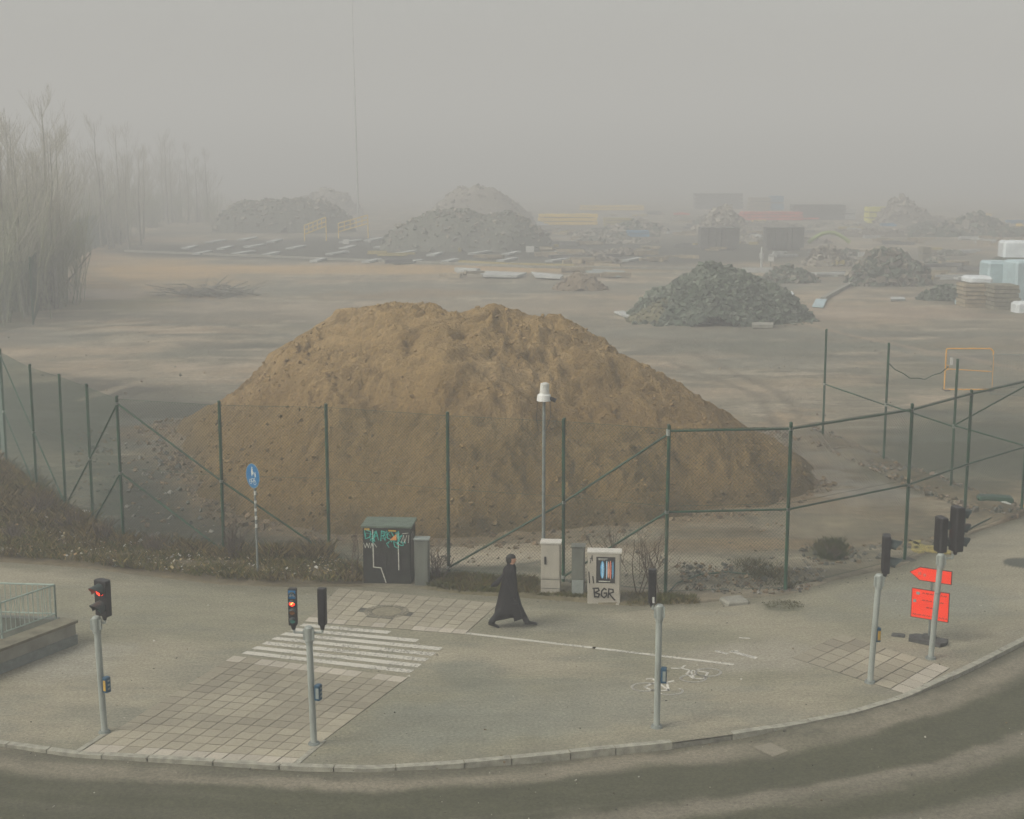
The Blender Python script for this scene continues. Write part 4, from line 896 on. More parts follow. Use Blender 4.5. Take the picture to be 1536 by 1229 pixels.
# 5
x, y = P(1396, 988); zt = ZT(835, y)
o = empty('vehicle_signal', (x, y, 0), 'grey post in front of the orange sign carrying a tall and a shorter dark head', 'traffic signal', grp)
ln = (.11, 0); pole_part(o, zt, lean=ln); armto(o, (ln[0], 0, zt-.05), (ln[0]+.27, .05, zt-.05)); armto(o, (ln[0], .0, zt-.05), (ln[0]-.02, .12, zt+.0))
head(o, (ln[0]+.0, .12, zt+.08), R(14), ['red', 'lens'], .3, .37, .17, .2); head(o, (ln[0]+.32, .05, zt+.12), R(14), ['red', 'amber', 'green'], .3, .315, .2, .24)
g = MB(); g.tube((ln[0]*.7, 0, zt*.64), (ln[0]*.7, 0, zt*.64+.02), .068, n=14); g.build('band', M['galvd'], o)
# ------------------------------------------------------------------ orange diversion sign
x, y = P(1393, 963)
o = empty('diversion_sign', (x, y, 0), 'bright orange arrow board and text board on a dark rubber foot behind the signal post', 'sign', rz=R(-32))
def boardz(py): return ZT(py, y)
g = MB(); g.prism([(-.40, -.22), (.32, -.28), (.42, -.1), (.40, .16), (-.34, .20), (-.46, .02)], 0, .09); g.prism([(-.14, -.1), (.14, -.1), (.14, .1), (-.14, .1)], .09, .16); g.build('rubber_foot', M['rubber'], o)
g = MB(); g.box((-.72, .05, .02), (.3, .2, .04), .2, bev=.02); g.build('foot_plate', M['rubber'], o)
zm0 = boardz(929)+.0; zm1 = boardz(885); ff4 = lambda x, y, z: (x, -z-.03, y)
g = MB(); g.tube((0, 0, .1), (0, 0, boardz(858)), .025, n=8); g.build('mast', M['galvd'], o)
hb = zm1-zm0; wb = .86
g = MB(); g.prism([(-wb/2, zm0), (wb/2, zm0), (wb/2, zm1), (-wb/2, zm1)], 0, .02, ff4); bd = g.build('text_board', M['signdark'], o)
g = MB(); e = .015; g.prism([(-wb/2+e, zm0+e), (wb/2-e, zm0+e), (wb/2-e, zm1-e), (-wb/2+e, zm1-e)], .02, .024, ff4); g.build('orange_face', M['orange'], bd)
g = MB()
def scrib(x0, x1, z_, w_=.018):
    xq = x0
    while xq < x1:
        l = random.uniform(.04, .1); xe = min(xq+l, x1); n = max(2, int((xe-xq)/.02)); g.ribbon([(xq+(xe-xq)*i/n, z_+(.012 if i % 2 else -.012)) for i in range(n+1)], w_*.55, ff4, .026); xq = xe+.025
scrib(-.18, .36, zm1-.13*hb); scrib(-.18, .30, zm1-.37*hb); scrib(-.08, .12, zm1-.6*hb); scrib(-.38, .40, zm0+.12*hb, .014); g.build('lettering', M['signdark'], bd)
g = MB(); g.prism([(-.32, zm1-.2*hb), (-.24, zm1-.2*hb), (-.24, zm1-.11*hb), (-.32, zm1-.11*hb)], .026, .029, ff4); g.prism([(-.38, zm1-.48*hb), (-.31, zm1-.46*hb), (-.32, zm1-.37*hb), (-.39, zm1-.39*hb)], .026, .029, ff4); g.build('sticker', M['cabgrey2'], bd)
z0 = boardz(873); z1 = boardz(853)-.0; zmid = (z0+z1)/2; hh = .17
arr = [(-.50, zmid+.02), (-.27, zmid+hh), (.46, zmid+hh), (.46, zmid-hh+.02), (-.27, zmid-hh+.02)]
g = MB(); g.prism(arr[::-1], 0, .02, ff4); bd = g.build('arrow_board', M['signdark'], o)
g = MB(); cx_ = -.05; g.prism([(cx_+(a-cx_)*.965, zmid+(b-zmid)*.9) for a, b in arr][::-1], .02, .024, ff4); g.build('orange_face', M['orange'], bd)
g = MB(); g.prism([(-.3, zmid-.03), (-.22, zmid-.01), (-.24, zmid+.06), (-.31, zmid+.04)], .026, .028, ff4); g.prism([(-.18, zmid-.05), (-.11, zmid-.03), (-.13, zmid+.03), (-.19, zmid+.02)], .026, .028, ff4); g.build('worn_symbol', mat('faded_orange', (.75, .12, .07), .6), bd)
# ------------------------------------------------------------------ retaining wall and railing at left
Wa = np.array(P(117, 966)); Wb = np.array(P(0, 1012)); du = (Wb-Wa)/np.hypot(*(Wb-Wa)); nn = np.array((-du[1], du[0]));
if nn[0] > 0: nn = -nn
wo = empty('retaining_wall', (Wa[0], Wa[1], 0), 'low weathered concrete wall at the left edge below the railing', 'wall', world=True)
q = [Wa, Wa+du*7, Wa+du*7+nn*.42, Wa+nn*.42]
g = MB(); g.prism([tuple(p) for p in q], -.05, .22); g.build('plinth', M['galvd'], wo)
g = MB(); q2 = [p for p in [Wa+nn*.03-du*-.02, Wa+du*7+nn*.03, Wa+du*7+nn*.40, Wa+nn*.40+du*.02]]; g.prism([tuple(p) for p in q2], .22, .50); g.build('wall', M['concrete'], wo)
g = MB(); q3 = [Wa-nn*.02-du*.02, Wa+du*7-nn*.02, Wa+du*7+nn*.45, Wa+nn*.45-du*.02]; g.prism([tuple(p) for p in q3], .50, .56); g.build('coping', M['concdark'], wo)
g = MB(); 
for k in range(5): a_ = Wa+du*(.4+k*.9)-nn*.0; g.prism([tuple(a_), tuple(a_+du*.5), tuple(a_+du*.5+nn*.06), tuple(a_+nn*.06)], .30, .34)
rc_ = np.array([P(84, 927, .56)[0], P(84, 927, .56)[1]])
ro = empty('railing', (rc_[0], rc_[1], .56), 'pale green metal railing with upright bars on the low wall at left', 'railing', world=True)
def railrun(A, Bd, L, zb, zt_, step=.13):
    g = MB(); g2 = MB(); gp = MB()
    for z_ in (zt_, zb+.1): g.tube((A[0], A[1], z_), (A[0]+Bd[0]*L, A[1]+Bd[1]*L, z_), .022 if z_ == zt_ else .016, n=8)
    n = int(L/step)
    for k in range(1, n):
        p = A+Bd*k*step; g2.tube((p[0], p[1], zb+.1), (p[0], p[1], zt_), .009, n=5)
    for k in range(0, n+1, 12):
        p = A+Bd*k*step; gp = MB(); gp.tube((p[0], p[1], zb-.02), (p[0], p[1], zt_), .024, n=8); gp.build('railing_post', M['rail'], ro)
    g.build('handrail', M['rail'], ro); g2.build('balusters', M['rail'], ro)
railrun(rc_, du, 7.5, .56, .56+.78)
railrun(rc_, np.array((-1., .10)), 6, .56, .56+.78)
g = MB(); a_ = rc_+np.array((0, .06)); g.prism([tuple(a_), tuple(a_+np.array((0, .2))), tuple(a_+np.array((-6, .8))), tuple(a_+np.array((-6, .6)))], -.05, .50); g.build('rear_wall', M['cabgrey'], wo)
# ------------------------------------------------------------------ person
def skinned(name, verts, edges, radii, m, parent, lv=2):
    me = bpy.data.meshes.new(name); me.from_pydata(verts, edges, []); o = bpy.data.objects.new(name, me); C.objects.link(o)
    s = o.modifiers.new('skin', 'SKIN'); me.skin_vertices  # layer made by the modifier
    for k, r in enumerate(radii): me.skin_vertices[0].data[k].radius = (r, r) if not isinstance(r, tuple) else r
    me.skin_vertices[0].data[0].use_root = True
    u = o.modifiers.new('sub', 'SUBSURF'); u.levels = lv; u.render_levels = lv
    me.materials.append(m); o.parent = parent; s.use_smooth_shade = True
    return o
x, y = P(764, 940)
po = empty('person', (x, y, 0), 'person in a long black coat and dark cap striding right along the path', 'person', rz=0)
# x is forward. rear foot at -.42, front foot at +.40
V_ = [(0, 0, .93), (0, 0, 1.1), (.01, 0, 1.3), (.03, 0, 1.44), (.05, 0, 1.52), (.055, 0, 1.60), (.06, 0, 1.68), (.055, 0, 1.74),
      (.02, .09, .90), (.17, .10, .50), (.36, .10, .10), (.42, .10, .05),
      (-.03, -.09, .90), (-.10, -.10, .50), (-.42, -.10, .14), (-.36, -.10, .06),
      (.01, .14, 1.40), (.03, .232, 1.12), (.115, .207, .82), (.01, -.14, 1.40), (.03, -.232, 1.12), (.115, -.207, .82)]
E_ = [(0, 1), (1, 2), (2, 3), (3, 4), (4, 5), (5, 6), (6, 7), (0, 8), (8, 9), (9, 10), (10, 11), (0, 12), (12, 13), (13, 14), (14, 15), (3, 16), (16, 17), (17, 18), (3, 19), (19, 20), (20, 21)]
Rr = [.13, .12, .13, .10, .055, .065, .08, .06, .09, .05, .03, .03, .09, .05, .03, .03, .03, .03, .02, .03, .03, .02]
body = skinned('body', V_, E_, Rr, M['skin'], po)
# face details: nose, chin, eyes, ear
f_ = MB(); f_.add([(.145, -.014, 1.615), (.145, .014, 1.615), (.176, 0, 1.615), (.148, 0, 1.66)], [(0, 2, 1), (0, 3, 2), (1, 2, 3), (0, 1, 3)]); f_.build('nose', M['skin'], po)
def ellipsoid(mb, c, r, n=14, m=10, zmin=-1, zmax=1, fn=None):
    rings = []
    for k in range(m+1):
        z_ = zmin+(zmax-zmin)*k/m; z_ = max(-.995, min(.995, z_)); q = math.sqrt(1-z_*z_); rings.append([(c[0]+r[0]*q*math.cos(2*math.pi*i/n), c[1]+r[1]*q*math.sin(2*math.pi*i/n), c[2]+r[2]*z_) for i in range(n)])
    mb.loft(rings)
f_ = MB(); ellipsoid(f_, (.072, 0, 1.628), (.084, .068, .108)); f_.build('face', M['skin'], po, smooth=True)
f_ = MB(); ellipsoid(f_, (.045, 0, 1.68), (.108, .09, .095), zmin=-.02); ellipsoid(f_, (.0, 0, 1.64), (.085, .082, .12)); f_.build('hat', M['hat'], po, smooth=True)
# trousers and shoes
def limb(mb, pts, rs, n=12):
    rings = []
    for p, r in zip(pts, rs): rings.append([(p[0]+r[0]*math.cos(2*math.pi*i/n), p[1]+r[1]*math.sin(2*math.pi*i/n), p[2]) for i in range(n)])
    mb.loft(rings)
g = MB(); limb(g, [(.415, .10, .08), (.355, .10, .20), (.28, .10, .33), (.195, .10, .50), (.08, .09, .85)], [(.075, .075), (.078, .07), (.09, .08), (.10, .09), (.12, .11)])
limb(g, [(-.42, -.10, .12), (-.385, -.10, .20), (-.27, -.10, .34), (-.15, -.10, .52), (-.03, -.09, .85)], [(.085, .075), (.085, .07), (.095, .08), (.10, .09), (.12, .11)]); g.build('trousers', M['trousers'], po, smooth=True)
def shoe(mb, heel, toe, yv):
    hx, hz = heel; tx, tz = toe; d = Vector((tx-hx, 0, tz-hz)); L = d.length; d /= L; up = Vector((-d.z, 0, d.x)); rings = []
    for t, w_, h_ in ((0, .03, .07), (.04, .042, .10), (.35, .045, .10), (.6, .05, .075), (.85, .052, .055), (.97, .04, .042), (1, .02, .02)):
        c = Vector((hx, yv, hz))+d*L*t; rings.append([tuple(c+Vector((0, math.cos(a)*w_, 0))+up*max(0, (math.sin(a)*.5+.5))*h_) for a in [2*math.pi*i/12 for i in range(12)]])
    mb.loft(rings)
for k_, (hl, to, yv) in enumerate((((.36, .012), (.66, .02), .10), ((-.50, .075), (-.24, .0), -.10))):
    g = MB(); shoe(g, hl, to, yv); g.build('shoe', M['shoe'], po, smooth=True)
# coat
g = MB(); N = 40; rings = []
prof = [(.25, -.06, .30, .215, 1.), (.40, -.06, .28, .21, .8), (.60, -.045, .25, .205, .5), (.80, -.03, .225, .205, .3), (1.00, -.01, .195, .205, .12), (1.15, 0, .175, .20, 0), (1.30, .0, .165, .21, 0), (1.40, .01, .155, .215, 0), (1.455, .022, .135, .17, 0), (1.50, .04, .10, .11, 0), (1.53, .045, .075, .08, 0)]
for z_, cx_, rx, ry, fl_ in prof:
    rr = []
    for i in range(N):
        a = 2*math.pi*i/N; k = 1+fl_*(.05*math.sin(5*a+1)+.04*math.sin(9*a+z_*3)); zz = z_
        if z_ < .3: zz = z_+.05*math.cos(a*1)+.035*math.sin(3*a)-(.06 if .2 < (a/6.283) % 1 < .0 else 0)
        front = max(0, math.cos(a))
        rr.append((cx_+math.cos(a)*rx*k, math.sin(a)*ry*k, zz))
    rings.append(rr)
g.loft(rings); g.build('coat', M['coat'], po, smooth=True)
g = MB(); g.add([(.02, -.215, .62), (.20, -.19, .62), (.30, -.205, .25), (.12, -.25, .20), (.03, .0, .6), (.2, .0, .6), (.3, 0, .27), (.12, 0, .24)], [(0, 3, 2, 1), (4, 5, 6, 7), (0, 1, 5, 4), (2, 3, 7, 6), (1, 2, 6, 5), (3, 0, 4, 7)]); g.build('coat_front_panel', M['coat'], po)
g = MB()
for sd_ in (-1, 1):
    limb(g, [(.12, sd_*.205, .78), (.10, sd_*.22, .92), (.03, sd_*.235, 1.12), (-.01, sd_*.225, 1.28), (.01, sd_*.18, 1.42), (.03, sd_*.13, 1.46)], [(.055, .045), (.072, .058), (.078, .062), (.08, .065), (.085, .06), (.06, .04)])
g.build('sleeve', M['coat'], po, smooth=True)
for sd_ in (-1, 1):
    g = MB(); ellipsoid(g, (.13, sd_*.205, .765), (.038, .022, .05), 10, 6)
    for k in range(4): g.tube((.115+k*.016, sd_*.205, .735), (.125+k*.016, sd_*.20, .675+abs(k-1.5)*.008), .009, .007, n=6)
    g.tube((.155, sd_*.2, .77), (.178, sd_*.195, .715), .010, .007, n=6); g.build('glove', M['shoe'], po, smooth=True)
g = MB(); cr = []
for z_, r_ in ((1.45, .125), (1.50, .105), (1.535, .085)): cr.append([(.045+math.cos(2*math.pi*i/18)*r_, math.sin(2*math.pi*i/18)*r_*.95, z_+.02*math.cos(2*math.pi*i/18)*-1) for i in range(18)])
g.loft(cr); g.build('collar', M['coat'], po, smooth=True)
g = MB()                                             # wind-blown cape tail behind the back
secs = [(-.10, 1.34, .03, .11), (-.18, 1.20, .10, .12), (-.26, 1.11, .11, .12), (-.34, 1.06, .075, .10), (-.42, 1.03, .03, .07)]
g.loft([[(cx_+.02*math.sin(a)+0, math.cos(a)*wy-.05, cz+hz_*math.sin(a)-.0) for a in [2*math.pi*i/12 for i in range(12)]] for cx_, cz, hz_, wy in secs]); g.build('cape_tail', M['coat'], po, smooth=True)
# ------------------------------------------------------------------ trees
def make_tree(h, style):
    t = MB(); c = MB(); p = Vector((0, 0, 0)); n = 9; pts = [p]
    for k in range(n): p = p+Vector((random.gauss(0, .07), random.gauss(0, .07), h/n)); pts.append(p)
    r0 = h*.010+.04
    for k in range(n): t.tube(pts[k], pts[k+1], r0*(1-k/n)+.012, r0*(1-(k+1)/n)+.012, n=7, cap=False)
    nb = 26 if style == 0 else 34
    for b in range(nb):
        f_ = random.uniform(.16 if style else .28, .98); k = min(n-1, int(f_*n)); q = pts[k].lerp(pts[k+1], f_*n-k)
        a = random.random()*6.283; up = random.uniform(.8, 1.8) if style == 0 else random.uniform(.5, 1.4)
        L = h*(.30*(1-f_)+.07)*random.uniform(.7, 1.2)
        branchy(c, q, (math.cos(a), math.sin(a), up), L, .03*(1-f_)+.012, 2, spread=.35, kids=4, up=.35, seg=3, minr=.006)
    return t, c
protos = []
LBL = ['bare slender birch in the foggy tree line on the left', 'bare broad-crowned tree in the foggy tree line on the left', 'bare tall thin tree in the foggy tree line on the left', 'bare bushy young tree in the foggy tree line on the left']
for k in range(4):
    hgt = (14, 12, 15, 9)[k]; t, c = make_tree(hgt, k % 2)
    o = empty('bare_tree', (0, 0, 0), LBL[k], 'tree', 'bare trees in the fog on the left'); t.build('trunk', M['bark'], o); c.build('crown', M['twig'], o); protos.append(o)
tb = []
for k in range(30): tb.append((random.uniform(-40, 90), random.uniform(425, 478), random.uniform(.8, 1.05)))
for k in range(22): tb.append((random.uniform(70, 215), random.uniform(350, 380), random.uniform(.8, 1.1)))
for k in range(14): tb.append((random.uniform(190, 330), random.uniform(326, 342), random.uniform(.9, 1.2)))
used = [0]*4
for k, (px_, py_, s_) in enumerate(tb):
    py_ = min(py_, 490-(px_+40)*.2) if px_ < 90 else py_
    q = k % 4; o = protos[q] if not used[q] else copytree(protos[q]); used[q] = 1
    o.location = (*P(px_, py_), 0); o.rotation_euler = (0, 0, random.random()*6.28); o.scale = (s_, s_, s_*random.uniform(.9, 1.12))
# low thicket bushes under them
bp_ = []
for k in range(3):
    g = MB(); st_ = MB()
    for b in range(26):
        a = random.random()*6.283; branchy(g, (random.gauss(0, .9), random.gauss(0, .9), 0), (math.cos(a)*.25, math.sin(a)*.25, 1), random.uniform(2, 3.6), .03, 2, .4, 4, .3, 3, .008)
    for b in range(9): st_.tube((random.gauss(0, .6), random.gauss(0, .6), 0), (random.gauss(0, 1), random.gauss(0, 1), 2.6), .05, .02, n=5)
    o = empty('thicket_bush', (0, 0, 0), ('dense bare thicket bush beneath the trees on the left', 'spreading bare thicket bush beneath the trees on the left', 'upright bare thicket bush beneath the trees on the left')[k], 'bush', 'thicket bushes below the tree line'); g.build('twigs', M['thick'], o); st_.build('stem', M['bark'], o); bp_.append(o)
used = [0]*3
tb = [(random.uniform(-30, 75), random.uniform(430, 486), random.uniform(1., 1.7)) for k in range(38)]+[(random.uniform(80, 180), random.uniform(352, 372), random.uniform(1., 1.6)) for k in range(16)]+[(random.uniform(160, 320), random.uniform(330, 342), random.uniform(1., 1.4)) for k in range(12)]
for k, (px_, py_, s_) in enumerate(tb):
    if px_ < 80: py_ = min(py_, 488-(px_+30)*.35)
    q = k % 3; o = bp_[q] if not used[q] else copytree(bp_[q]); used[q] = 1
    o.location = (*P(px_, py_), 0); o.rotation_euler = (0, 0, random.random()*6.28); o.scale = (s_,)*3
# ------------------------------------------------------------------ heaps in the yard
def heap(name, px0, px1, pyb, pyt, cols, label, n=900, r=(.15, .6), peak=.5, dep=.7, cat='rubble heap', seed=1, flat=1., prof=1.45):
    X0, Yb = P(px0, pyb); X1, _ = P(px1, pyb); wd = X1-X0; dp = wd*dep; Yc = Yb+dp/2; sc = (Yc*cp+H*sp)/(Yb*cp+H*sp); X0 *= sc; X1 *= sc; wd = X1-X0
    hz = max(.4, ZT(pyt, Yc)); cx = X0+wd*peak
    random.seed(seed)
    nx, ny = 60, 44; gx = np.linspace(X0, X1, nx); gy = np.linspace(Yb, Yb+dp, ny); X, Y = np.meshgrid(gx, gy)
    u = np.where(X < cx, (cx-X)/(cx-X0), (X-cx)/(X1-cx)); v_ = (Y-Yc)/(dp/2)
    d = np.hypot(u, v_)+(fbm(X*4/wd, Y*4/wd, 4, seed)-.5)*.35
    def hf(dv): return hz*np.clip(1-np.maximum(dv, 0)**prof, 0, 1)**flat
    Z = hf(d)*(1+.45*(fbm(X*7/wd, Y*7/wd, 4, seed+5)-.5))
    mb = MB(); idx = {}
    Z = np.where(Z < .02, -.15, Z)
    vs_ = [(X[j, i], Y[j, i], Z[j, i]) for j in range(ny) for i in range(nx)]
    mb.col = tuple(v*.9 for v in cols[0]); mb.add(vs_, [(j*nx+i, j*nx+i+1, (j+1)*nx+i+1, (j+1)*nx+i) for j in range(ny-1) for i in range(nx-1)])
    for k in range(n):
        i = random.randrange(1, nx-1); j = random.randrange(0, ny-1)
        z_ = Z[j, i]
        if z_ < 0: z_ = 0 if random.random() < .12 and d[j, i] < 1.2 else None
        if z_ is None: continue
        rr = r[0]+(r[1]-r[0])*random.random()**2.5; f_ = random.uniform(.6, 1.3); c = random.choice(cols); mb.col = tuple(v*f_ for v in c)
        mb.rock((X[j, i]+random.gauss(0, .1), Y[j, i], z_+rr*.1), rr, .8)
    o = mb.build(name, M['rubble'], off=(cx, Yc, 0)); o.location = (cx, Yc, 0); return tag(o, label, cat)
dg = [(.07, .09, .062), (.05, .062, .044), (.10, .12, .085), (.13, .145, .11)]; bn = [(.15, .13, .10), (.11, .095, .075), (.19, .17, .13)]; bs = [(.26, .235, .185), (.22, .195, .155)]; dgf = [(.15, .155, .12), (.12, .13, .10), (.18, .18, .145)]  # dgf and bs lightened for far heaps, part of the fog painted in
heap('rubble_heap', 940, 1222, 490, 397, dg, 'large dark heap of broken stone right of the sand heap', 6500, (.08, .30), .5, .8, seed=3, flat=1.0, prof=1.7)
heap('soil_heap', 940, 1080, 486, 450, [(.15, .14, .08), (.12, .12, .08)], 'brownish soil at the left foot of the dark stone heap', 500, (.08, .2), .5, .5, seed=4)
heap('rubble_heap', 1272, 1395, 430, 379, dg+bn, 'mid-sized grey rubble heap in the yard left of the wrapped pallets', 1300, (.2, .55), .45, .7, seed=5, prof=2)
heap('rubble_heap', 1376, 1452, 452, 428, dg, 'small low dark rubble heap just left of the wrapped pallets', 500, (.12, .3), .5, .6, seed=6)
heap('rubble_heap', 1470, 1640, 410, 358, dg, 'dark rubble heap rising behind the wrapped pallets at the right edge', 1000, (.2, .6), .55, .7, seed=7)
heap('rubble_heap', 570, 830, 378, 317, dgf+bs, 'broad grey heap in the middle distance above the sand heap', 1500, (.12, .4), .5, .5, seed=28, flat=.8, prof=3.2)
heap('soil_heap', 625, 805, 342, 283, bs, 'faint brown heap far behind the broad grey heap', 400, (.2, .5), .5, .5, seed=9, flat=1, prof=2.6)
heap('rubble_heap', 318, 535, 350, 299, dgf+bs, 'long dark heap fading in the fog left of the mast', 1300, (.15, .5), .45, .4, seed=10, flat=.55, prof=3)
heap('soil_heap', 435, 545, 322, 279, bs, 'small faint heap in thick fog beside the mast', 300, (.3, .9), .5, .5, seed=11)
heap('gravel_heap', 828, 912, 437, 407, [(.2, .155, .10), (.17, .13, .09)], 'small brown gravel heap in front of the tan grass strip', 350, (.05, .18), .5, .7, seed=12)
heap('soil_heap', 1040, 1130, 352, 312, bs, 'faint brown heap beside the red sheets in the far yard', 400, (.3, .8), .5, .6, seed=13)
heap('soil_heap', 1310, 1400, 338, 297, bs, 'dark heap in the fog behind the yellow container', 300, (.3, .8), .4, .6, seed=14)
heap('rubble_heap', 1205, 1275, 400, 366, bs+bn, 'low brown heap beneath the green pipe in the yard', 300, (.2, .5), .5, .6, seed=15)
heap('rubble_heap', 1140, 1230, 425, 400, dg+bn, 'low scattered heap right behind the dark stone heap', 350, (.15, .4), .5, .7, seed=16)
heap('rubble_heap', 700, 800, 345, 318, bs, 'low heap in the fog left of the yellow timber stack', 300, (.2, .6), .5, .6, seed=17)
heap('soil_heap', 900, 1010, 352, 330, bs+dg, 'low dark heap below the scattered timber in the far yard', 400, (.2, .6), .5, .6, seed=18)
heap('rubble_heap', 1400, 1520, 352, 320, bs+dg, 'long low heap in the fog above the wrapped pallets', 300, (.3, .8), .5, .5, seed=19)
random.seed(99)
# branch pile
hrr = random.Random(31)
for k in range(26):
    a_ = hrr.uniform(850, 1490); w__ = hrr.uniform(50, 130); b_ = hrr.choice((338, 346, 356, 366, 384, 396)); hh_ = hrr.uniform(6, 16)
    if b_ > 370: a_ = hrr.choice((830, 880, 1230, 1400)) + hrr.uniform(-20, 20); w__ *= .6; hh_ *= .6
    o = heap('spoil_mound', a_, a_+w__, b_, b_-hh_, hrr.choice((bs+dgf, bn+bs, dg+bn)), 'x', 260, (.12, .45), hrr.uniform(.3, .7), .5, seed=40+k, flat=.8, prof=2)
    tag(o, 'low blurred spoil mound among the clutter of the far yard', 'rubble heap', 'low spoil mounds of the far yard')
random.seed(101)
x, y = P(315, 444); g = MB()
for k in range(190):
    a = random.random()*6.283; L = random.uniform(.8, 3.2); cx_ = random.gauss(0, 1.7); cy_ = random.gauss(0, .8); z_ = abs(random.gauss(0, .35)); up = random.uniform(-.12, .3)
    p = Vector((cx_, cy_, z_)); q = p+Vector((math.cos(a)*L, math.sin(a)*L, L*up)); g.tube(p, q, random.uniform(.02, .07), .015, n=4)
g.tube((-.3, 0, .2), (1.5, .2, 1.7), .07, .03, n=5); g.tube((.8, 0, .3), (3.2, .2, 1.2), .07, .03, n=5)
o = g.build('branch_pile', M['bark']); o.location = (x, y, 0); tag(o, 'tangled pile of dark branches on the bare ground behind the sand heap at left', 'branches')
# ------------------------------------------------------------------ laid slabs and sheets
def plate(pts, z0, z1, m, name, label, group=None, cat='slab'):
    p = [P(*q) for q in pts]; c = (sum(a for a, _ in p)/len(p), sum(b for _, b in p)/len(p)); g = MB(); g.prism([(a-c[0], b-c[1]) for a, b in p][::-1], z0, z1); o = g.build(name, M[m]); o.location = (*c, 0); return tag(o, label, cat, group)
plate([(718, 411), (790, 414), (775, 419), (725, 418)], .15, .35, 'slabgrey', 'concrete_slab', 'long pale slab lying left of the small gravel heap')
plate([(797, 412), (845, 417), (840, 421), (803, 419)], .15, .3, 'slabgrey', 'concrete_slab', 'pale slab touching the left side of the small gravel heap')
plate([(872, 406), (938, 410), (930, 418), (885, 414)], .1, .25, 'cabgrey2', 'concrete_slab', 'grey slab lying just right of the small gravel heap')
plate([(921, 471), (935, 470), (960, 480), (948, 482)], .06, .2, 'slabgrey', 'white_board', 'white board lying at the left foot of the dark stone heap', cat='board')
plate([(1218, 462), (1224, 451), (1240, 452), (1235, 463)], .06, .16, 'cyanpl', 'white_board', 'pale blue-white board lying right of the dark stone heap', cat='board')
plate([(1178, 443), (1188, 444), (1193, 452), (1183, 450)], .1, .4, 'plastic', 'plastic_sheet', 'white sheet on the right shoulder of the dark stone heap', cat='sheet')
plate([(1128, 489), (1160, 489), (1160, 493), (1128, 493)], .02, .25, 'concrete', 'timber_beam', 'pale beam lying at the front foot of the dark stone heap', cat='beam')
plate([(1336, 449), (1355, 449), (1358, 452), (1336, 453)], .05, .2, 'slabgrey', 'white_board', 'small white board left of the low dark heap', cat='board')
plate([(75, 416), (95, 418), (88, 423), (70, 421)], .05, .2, 'slabgrey', 'white_board', 'pale board by the far left fence', cat='board')
# rows of pale slabs in the dark yard
k = 0
for r_i, (pyr, n_, x0, x1, sh) in enumerate([(395, 8, 480, 1000, 20), (384, 14, 240, 960, 25), (374, 14, 280, 930, 25), (364, 12, 300, 900, 22)]):
    for q in range(n_):
        if random.random() < .22: continue
        px_ = x0+(x1-x0)*(q+random.uniform(-.25, .25))/n_; ln_ = random.uniform(16, 30); py2 = pyr+random.uniform(-2, 2)
        p = [P(px_, py2), P(px_+ln_, py2-4.2), P(px_+ln_+9, py2-4.2), P(px_+12, py2)]
        c = (sum(a for a, _ in p)/4, sum(b for _, b in p)/4); g = MB(); g.prism([(a-c[0], b-c[1]) for a, b in p], .05, .28); o = g.build('concrete_slab', M['slabgrey']); o.location = (*c, 0)
        tag(o, 'one of the pale flat slabs laid in rows across the dark yard', 'slab', 'pale slabs laid in rows')
def border(pts, z, wd, m, name, label, cat='edging'):
    g = MB(); q = [P(*a) for a in pts]; g.ribbon(q, wd, fl, 0, z); o = g.build(name, M[m], off=(*q[0], 0)); o.location = (*q[0], 0); tag(o, label, cat)
border([(190, 378), (500, 390), (800, 402), (1040, 405)], .25, .5, 'concrete', 'yard_edging', 'long pale edging between the dark yard and the tan grass')
border([(600, 364), (690, 378)], .5, .3, 'straw', 'timber_beam', 'long yellow beam laid across the dark yard', 'beam')
border([(690, 396), (760, 400), (860, 402)], .4, .3, 'straw', 'timber_beam', 'yellow beams lying along the yard edging', 'beam')
border([(1115, 409), (1170, 409)], .5, .35, 'slabgrey', 'timber_beam', 'pale beam lying behind the dark stone heap', 'beam')
border([(1235, 451), (1283, 424)], .3, .4, 'concrete', 'yard_edging', 'low diagonal edging right of the dark stone heap')
# yellow ramp railings
for (a, b, c, d_, lab) in ((457, 352, 488, 333, 'left of the two pale yellow stair railings in the foggy yard'), (508, 348, 551, 329, 'right and larger of the two pale yellow stair railings in the foggy yard')):
    A = Vector((*P(a, b+10), 0)); y_ = A.y; s = y_/F; L = (c-a)*s; rise = (b-d_-7)*s; h_ = 1.25
    o = empty('stair_railing', tuple(A), lab, 'railing'); g = MB()
    base = 1.0
    for z_ in (base, base+h_*.5, base+h_): g.tube((0, 0, z_), (L, 1, z_+rise), .09, n=5)
    g.build('handrail', M['lumber'], o); g = MB()
    for k in range(6): g.tube((L*k/5, k/5, base+rise*k/5), (L*k/5, k/5, base+rise*k/5+h_), .08, n=5)
    g.tube((0, 0, 0), (0, 0, base), .09, n=5); g.tube((L, 1, 0), (L, 1, base+rise), .09, n=5); g.build('railing_post', M['lumber'], o)
def stack(px0, px1, pyb, pyt, dep, m, name, label, cat, rows=5, m2=None, cols_=1, extra=None):
    X0, Y = P(px0, pyb); X1, _ = P(px1, pyb); wd = X1-X0; hh = max(.3, ZT(pyt, Y)); o = empty(name, ((X0+X1)/2, Y, 0), label, cat)
    g = MB(); g2 = MB()
    for r_ in range(rows):
        z_ = hh*(r_+.5)/rows
        for c_ in range(cols_): g.box((-wd/2+wd*(c_+.5)/cols_+random.uniform(-.1, .1), dep/2, z_), (wd/cols_*.96, dep*random.uniform(.9, 1), hh/rows*.8), random.uniform(-.01, .01))
        g2.box((0, dep/2, hh*(r_+.02)/rows), (wd*.8, dep*.8, hh/rows*.2))
    g.build('layers', M[m], o); g2.build('bearers', M[m2 or 'steel'], o); return o
